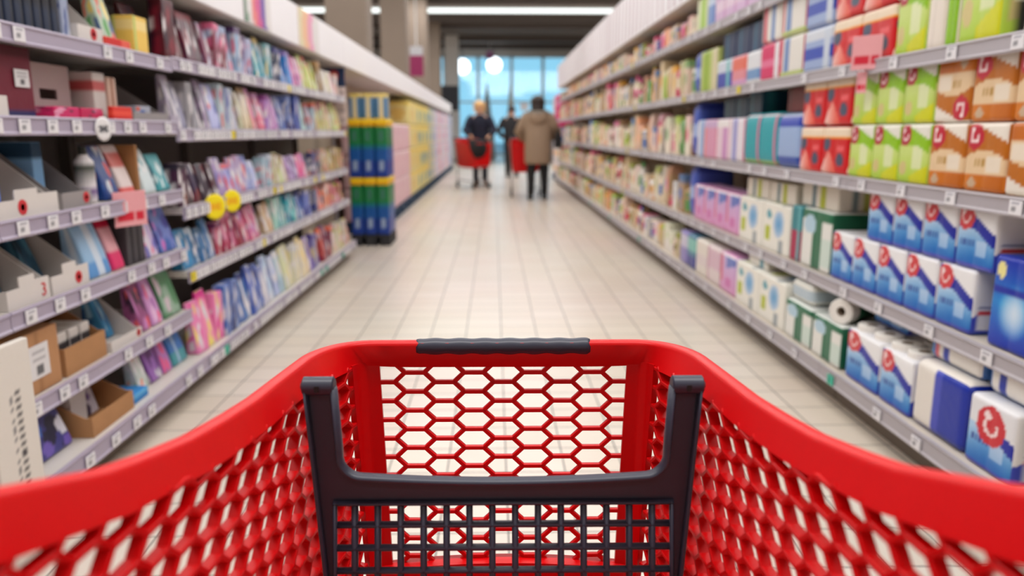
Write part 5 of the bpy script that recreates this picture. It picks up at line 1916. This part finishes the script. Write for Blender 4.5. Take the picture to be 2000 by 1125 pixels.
def red_cart(loc, rz, label, wide=0.56, tag_cat='shopping cart', s=1.0):
    """red basket cart seen from far: origin on the floor, pushed towards +y"""
    t = thing('shopping_cart', label, tag_cat, loc, rz)
    mb = MB()
    W0, W1, L0 = 0.27 * s, 0.21 * s, 0.45 * s
    rings = []
    for hw, yy, zt, zb in ((W0, -L0, 1.00, 0.44), (W0 * 0.97, -L0 * 0.4, 0.94, 0.42), (W0 * 0.9, L0 * 0.3, 0.92, 0.42), (W1, L0 * 0.9, 0.93, 0.46), (W1 * 0.7, L0, 0.93, 0.48)):
        zt, zb = zt * s, zb * s
        rings.append([(-hw, yy, zt), (-hw * 0.86, yy, zb + 0.05), (-hw * 0.74, yy, zb), (hw * 0.74, yy, zb), (hw * 0.86, yy, zb + 0.05), (hw, yy, zt), (hw - 0.015, yy, zt), (hw * 0.84 - 0.01, yy, zb + 0.06), (hw * 0.72, yy, zb + 0.015), (-hw * 0.72, yy, zb + 0.015), (-hw * 0.84 + 0.01, yy, zb + 0.06), (-hw + 0.015, yy, zt)])
    mb.sweep(rings)
    bk = auto_smooth(mb.build('basket', m_red, t), 40)
    a, b = rings[0], rings[-1]
    MB().mesh([b[0], b[1], b[2], b[3], b[4], b[5]], [(0, 1, 2, 3, 4, 5)]).mesh([tuple(Vector(p) + Vector((0, -0.012, 0))) for p in (b[0], b[1], b[2], b[3], b[4], b[5])], [(5, 4, 3, 2, 1, 0)]).build('front_wall', m_red, t)
    MB().mesh([a[0], a[1], a[2], a[3], a[4], a[5]], [(5, 4, 3, 2, 1, 0)]).mesh([tuple(Vector(p) + Vector((0, 0.012, 0))) for p in (a[0], a[1], a[2], a[3], a[4], a[5])], [(0, 1, 2, 3, 4, 5)]).build('seat_flap', m_red, t)
    MB().tube([(r_[0][0], r_[0][1], r_[0][2]) for r_ in rings] + [(r_[5][0], r_[5][1], r_[5][2]) for r_ in rings[::-1]], 0.016 * s, 8, closed=True).build('rim', m_red, t, True)
    MB().tube([(-W0, -L0 - 0.12 * s, 1.03 * s), (W0, -L0 - 0.12 * s, 1.03 * s)], 0.016 * s, 10).build('push_handle', m_grey, t, True)
    fr = MB()
    for sx in (-1, 1):
        fr.tube([(sx * W0, -L0 - 0.12 * s, 1.03 * s), (sx * W0, -L0, 0.92 * s), (sx * W0 * 0.92, -L0 * 0.8, 0.40 * s), (sx * W0 * 0.9, -L0 * 0.85, 0.16 * s), (sx * W1 * 0.85, L0 * 0.8, 0.15 * s)], 0.011 * s, 8)
    fr.build('frame', m_steel, t, True)
    for x, y in ((-W0 * 0.9, -L0 * 0.85), (W0 * 0.9, -L0 * 0.85), (-W1 * 0.85, L0 * 0.78), (W1 * 0.85, L0 * 0.78)):
        w = MB()
        w.lathe([(0.030 * s, -0.016), (0.058 * s, -0.016), (0.0625 * s, -0.010), (0.0625 * s, 0.010), (0.058 * s, 0.016), (0.030 * s, 0.016)], 16, (x, y, 0.0635 * s), axis='x')
        w.tube([(x, y, 0.064 * s), (x, y + 0.02, 0.155 * s)], 0.012, 6)
        auto_smooth(w.build('wheel', m_rubber, t), 40)
    return t


# blond shopper pushing a cart towards the camera, a dark jacket draped over its edge
px, py = -0.30, 16.75
pt = thing('person', 'blond person in a navy top leaning on a red cart, facing this way', 'person', (px, py, 0), R(180))
s = 1.74 / 1.72
hands = ((-0.20, 0.34, 1.04), (0.20, 0.34, 1.04))
figure(pt, hands, 0.14, 1.74)
tp = MB()
tp.loft([(0, 0.0, 0.86 * s, 0.19 * s, 0.13 * s), (0, 0.02, 1.0 * s, 0.19 * s, 0.135 * s), (0, 0.07, 1.2 * s, 0.205 * s, 0.14 * s), (0, 0.13, 1.36 * s, 0.215 * s, 0.125 * s), (0, 0.155, 1.43 * s, 0.15 * s, 0.10 * s), (0, 0.175, 1.48 * s, 0.07 * s, 0.07 * s)], 22)
for sx, hd in zip((-1, 1), hands):
    sleeve(tp, sx, hd, 0.14, s, 0.088, 0.06)
tp.build('top', m_navy, pt, True)
trousers(pt, ((-0.09, 0), (0.09, 0)), s, m_jean)
face_bits(pt, s, 0.14, m_blond)
hair(pt, s, 0.14, m_blond, 0.12, 1.3)
red_cart((-0.40, 15.95, 0), R(180 + 24), 'red shopping cart in front of the blond person, a dark jacket on its edge', s=0.97)
jk = MB()
rings = []
for k in range(9):
    t_ = k / 8
    x_ = -0.17 + 0.36 * t_
    drop = 0.16 + 0.20 * math.sin(math.pi * t_) + 0.03 * math.sin(9 * t_)
    rings.append([(x_, 0.045, 0.95), (x_, 0.0, 0.985), (x_, -0.045, 0.96), (x_ + 0.02, -0.075 - 0.015 * math.sin(7 * t_), 0.95 - drop), (x_ + 0.02, -0.055 - 0.015 * math.sin(7 * t_), 0.95 - drop), (x_, -0.025, 0.945), (x_, 0.0, 0.955), (x_, 0.03, 0.94)])
jk.sweep(rings)
tag(jk.build('jacket', m_black, None, True, (-0.36, 15.53, 0), R(24)), 'dark jacket draped over the front edge of the red cart', 'jacket')

# shopper in a tan coat seen from behind
px, py = 0.735, 13.12
pt = thing('person', 'person in a tan hooded coat with dark hair, seen from behind', 'person', (px, py, 0), 0)
s = 1.70 / 1.72
hands = ((-0.22, 0.30, 1.02), (0.24, 0.22, 1.05))
legs = ((-0.11, 0.0), (0.115, 0.06))
figure(pt, hands, 0.05, 1.70, legs)
ct = MB()
ct.loft([(0.0, 0.0, 0.60, 0.215, 0.15), (0.0, 0.0, 0.64, 0.222, 0.155), (0, 0.0, 0.82, 0.225, 0.155), (0, 0.01, 1.0, 0.222, 0.15), (0, 0.02, 1.15, 0.225, 0.145), (0, 0.04, 1.30, 0.235, 0.14), (0, 0.05, 1.39, 0.215, 0.125), (0, 0.06, 1.44, 0.13, 0.095), (0, 0.065, 1.48, 0.075, 0.075)], 24)
for sx, hd in zip((-1, 1), hands):
    sleeve(ct, sx, hd, 0.05, s, 0.10, 0.07)
ct.build('coat', m_tan, pt, True)
hd_ = MB()
hd_.loft([(0, -0.075, 1.22, 0.05, 0.02), (0, -0.085, 1.28, 0.12, 0.06), (0, -0.075, 1.36, 0.165, 0.09), (0, -0.04, 1.44, 0.150, 0.10), (0, 0.0, 1.475, 0.10, 0.085)], 22)
hd_.build('hood', m_tan, pt, True)
MB().tube([(0.14 * math.cos(R(a)), -0.02 + 0.10 * math.sin(R(a)), 1.455 + 0.015 * math.sin(R(a))) for a in range(0, 360, 24)], 0.030, 10, closed=True).build('fur_collar', m_fur, pt, True)
trousers(pt, legs, s, m_black, 0.10, 0.06)
face_bits(pt, s, 0.05, m_dark)
hair(pt, s, 0.05, m_dark, 0.17, 1.3)
bg_ = MB()
bg_.loft([(0, 0, 0.0, 0.055, 0.13), (0, 0, 0.02, 0.07, 0.15), (0, 0, 0.18, 0.065, 0.14), (0, 0, 0.27, 0.04, 0.10), (0, 0, 0.29, 0.02, 0.07)], 20, pw=3)
hb = bg_.build('handbag', m_black, None, True, (px + 0.345, py + 0.06, 0.86))
tag(hb, 'black handbag hanging from the arm of the person in the tan coat', 'handbag')
MB().tube([(-0.02, -0.08, 0.27), (-0.05, -0.07, 0.38), (-0.07, 0.0, 0.42), (-0.05, 0.07, 0.38), (-0.02, 0.08, 0.27)], 0.009, 8).build('strap', m_black, hb, True)
red_cart((0.52, 13.98, 0), R(4), 'red shopping cart ahead of the person in the tan coat', s=1.0)
me = rbox('paper_pack', 0.14, 0.05, 0.10, art_bar((232, 230, 230), []), 0.015, 6, 3, 6)
tag(link('paper_pack', me, None, (0.37, 13.62, 0.470), R(10)), 'white pack lying in the red cart ahead of the tan coat', 'pack')

# shopper in black further back, reaching to the shelf
px, py = 0.43, 19.75
pt = thing('person', 'person in black with one arm stretched out towards the tissue row', 'person', (px, py, 0), R(-12))
s = 1.76 / 1.72
hands = ((-0.24, 0.16, 0.98), (0.52, 0.14, 1.46))
legs = ((-0.08, -0.02), (0.10, 0.10))
figure(pt, hands, 0.03, 1.76, legs)
tp = MB()
tp.loft([(0, 0.0, 0.84 * s, 0.19 * s, 0.13 * s), (0, 0.0, 1.0 * s, 0.18 * s, 0.13 * s), (0, 0.01, 1.2 * s, 0.20 * s, 0.135 * s), (0, 0.03, 1.36 * s, 0.21 * s, 0.12 * s), (0, 0.04, 1.43 * s, 0.14 * s, 0.095 * s), (0, 0.045, 1.49 * s, 0.068 * s, 0.068 * s)], 22)
for sx, hd in zip((-1, 1), hands):
    sleeve(tp, sx, hd, 0.03, s, 0.085, 0.055)
tp.build('jacket', m_black, pt, True)
trousers(pt, legs, s, m_black)
face_bits(pt, s, 0.03, m_dark)
hair(pt, s, 0.03, m_dark, 0.05, 1.0)

# ------------------------------------------------------------------ things by the windows
m_globe_glow = mat('globe_glow', (240, 250, 255), 0.4, emit=3.0)
for i, (x, z) in enumerate(((-1.42, 4.02), (0.02, 4.10))):  # glowing globes added for the bright lamp reflections at the windows
    t = thing('reflection_globe', 'round white glowing globe for a lamp reflection by the windows, %s' % ('beside the white post', 'above the blond person')[i], 'lamp', (x, 36.0, z), 0, 'globes for lamp reflections by the windows')
    MB().lathe([(0.02, 0.34)] + [(0.34 * math.sin(R(a)), 0.34 * math.cos(R(a))) for a in range(10, 180, 12)] + [(0.01, -0.34)], 24).build('globe', m_globe_glow, t, True)
    MB().tube([(0, 0, 0.34), (0, 0, CEIL - z)], 0.015, 6).build('cord', m_grey, t)
m_mag = mat('magenta_sign', (124, 14, 72), 0.5)
m_rod = mat('pale_rod', (200, 200, 200), 0.5)
sg = tag(MB().cbox(-0.17, 0.17, -0.02, 0.02, 0, 0.50, 0.005).build('hanging_sign', m_mag, None, False, (-1.93, 20.0, 2.50)), 'magenta sign hanging on a pale rod beside the columns', 'sign')
MB().cbox(-0.16, 0.16, -0.018, 0.018, 0.50, 0.72, 0.005).build('sign_head', mat('sign_pale', (170, 170, 176), 0.5), sg)
MB().tube([(0, 0, 0.72), (0, 0, 2.5)], 0.02, 6).build('rod', m_rod, sg)
sg = tag(MB().cbox(-0.16, 0.16, -0.02, 0.02, 0, 0.34, 0.005).build('hanging_sign', mat('mauve_sign', (176, 110, 170), 0.5), None, False, (-0.18, 35.0, 4.25)), 'small mauve sign hanging before the bright windows', 'sign')
MB().tube([(0, 0, 0.34), (0, 0, 0.75)], 0.015, 6).build('rod', m_rod, sg)
o = tag(MB().cbox(-0.28, 0.28, -0.25, 0.25, 0, CEIL - 0.002, 0.03).build('post', mat('post_white', (214, 212, 210), 0.6), None, False, (-1.72, 33.0, 0.001)), 'square white post standing before the windows', 'post')
o = tag(MB().cbox(-0.34, 0.34, -0.05, 0.05, 0, 0.95, 0.01).build('notice_board', mat('board_black', (26, 28, 40), 0.5), None, False, (-1.72, 31.0, 1.95)), 'dark upright notice board in front of the white post', 'sign')
MB().box(-0.03, 0.03, -0.03, 0.03, -1.95, 0).box(-0.25, 0.25, -0.2, 0.2, -1.95, -1.93).build('stand', m_grey, o)
m_cone = mat('banner_grey', (150, 152, 150), 0.8)
for i, (x, w, zt) in enumerate(((-0.29, 0.36, 3.15), (0.72, 0.30, 3.3), (-2.25, 0.25, 2.7))):
    b = MB()
    b.loft([(0, 0, 0.0, w, w), (0, 0, 0.9, w * 0.85, w * 0.85), (0, 0, 1.6, w * 0.6, w * 0.6), (0, 0, zt - 0.4, w * 0.2, w * 0.2), (0, 0, zt, 0.02, 0.02)], 14)
    o = b.build('folded_parasol', m_cone if i != 1 else mat('banner_cream', (206, 200, 184), 0.8), None, True, (x, 33.5, 0.001))
    tag(o, ('grey pointed canopy form before the windows behind the blond person', 'cream pointed canopy form before the windows behind the person in black', 'slim grey pointed form before the windows by the white post')[i], 'display')
m_desk = mat('checkout_grey', (126, 124, 128), 0.6)
m_belt = mat('checkout_belt', (44, 44, 48), 0.6)
for i in range(4):
    x = -2.6 + 1.7 * i
    t = thing('checkout_counter', 'grey checkout counter before the windows, %s from the columns' % ORD[i], 'checkout', (x, 29.5, 0), 0, 'checkout counters')
    MB().cbox(-0.35, 0.35, -1.1, 1.1, 0.08, 0.84, 0.02).box(-0.3, 0.3, -1.0, 1.0, 0.0, 0.08).build('body', m_desk, t)
    MB().cbox(-0.26, 0.26, -1.0, 0.6, 0.84, 0.87, 0.005).build('belt', m_belt, t)
    MB().cbox(-0.16, 0.16, 0.75, 0.80, 0.95, 1.25, 0.01).box(-0.02, 0.02, 0.77, 0.80, 0.84, 0.96).build('screen', m_belt, t)
    MB().tube([(0.3, -1.0, 0.84), (0.3, -1.0, 1.9)], 0.02, 8).box(0.15, 0.45, -1.03, -0.97, 1.9, 2.15).build('lane_sign', mat('sign_pale', (170, 170, 176), 0.5), t)
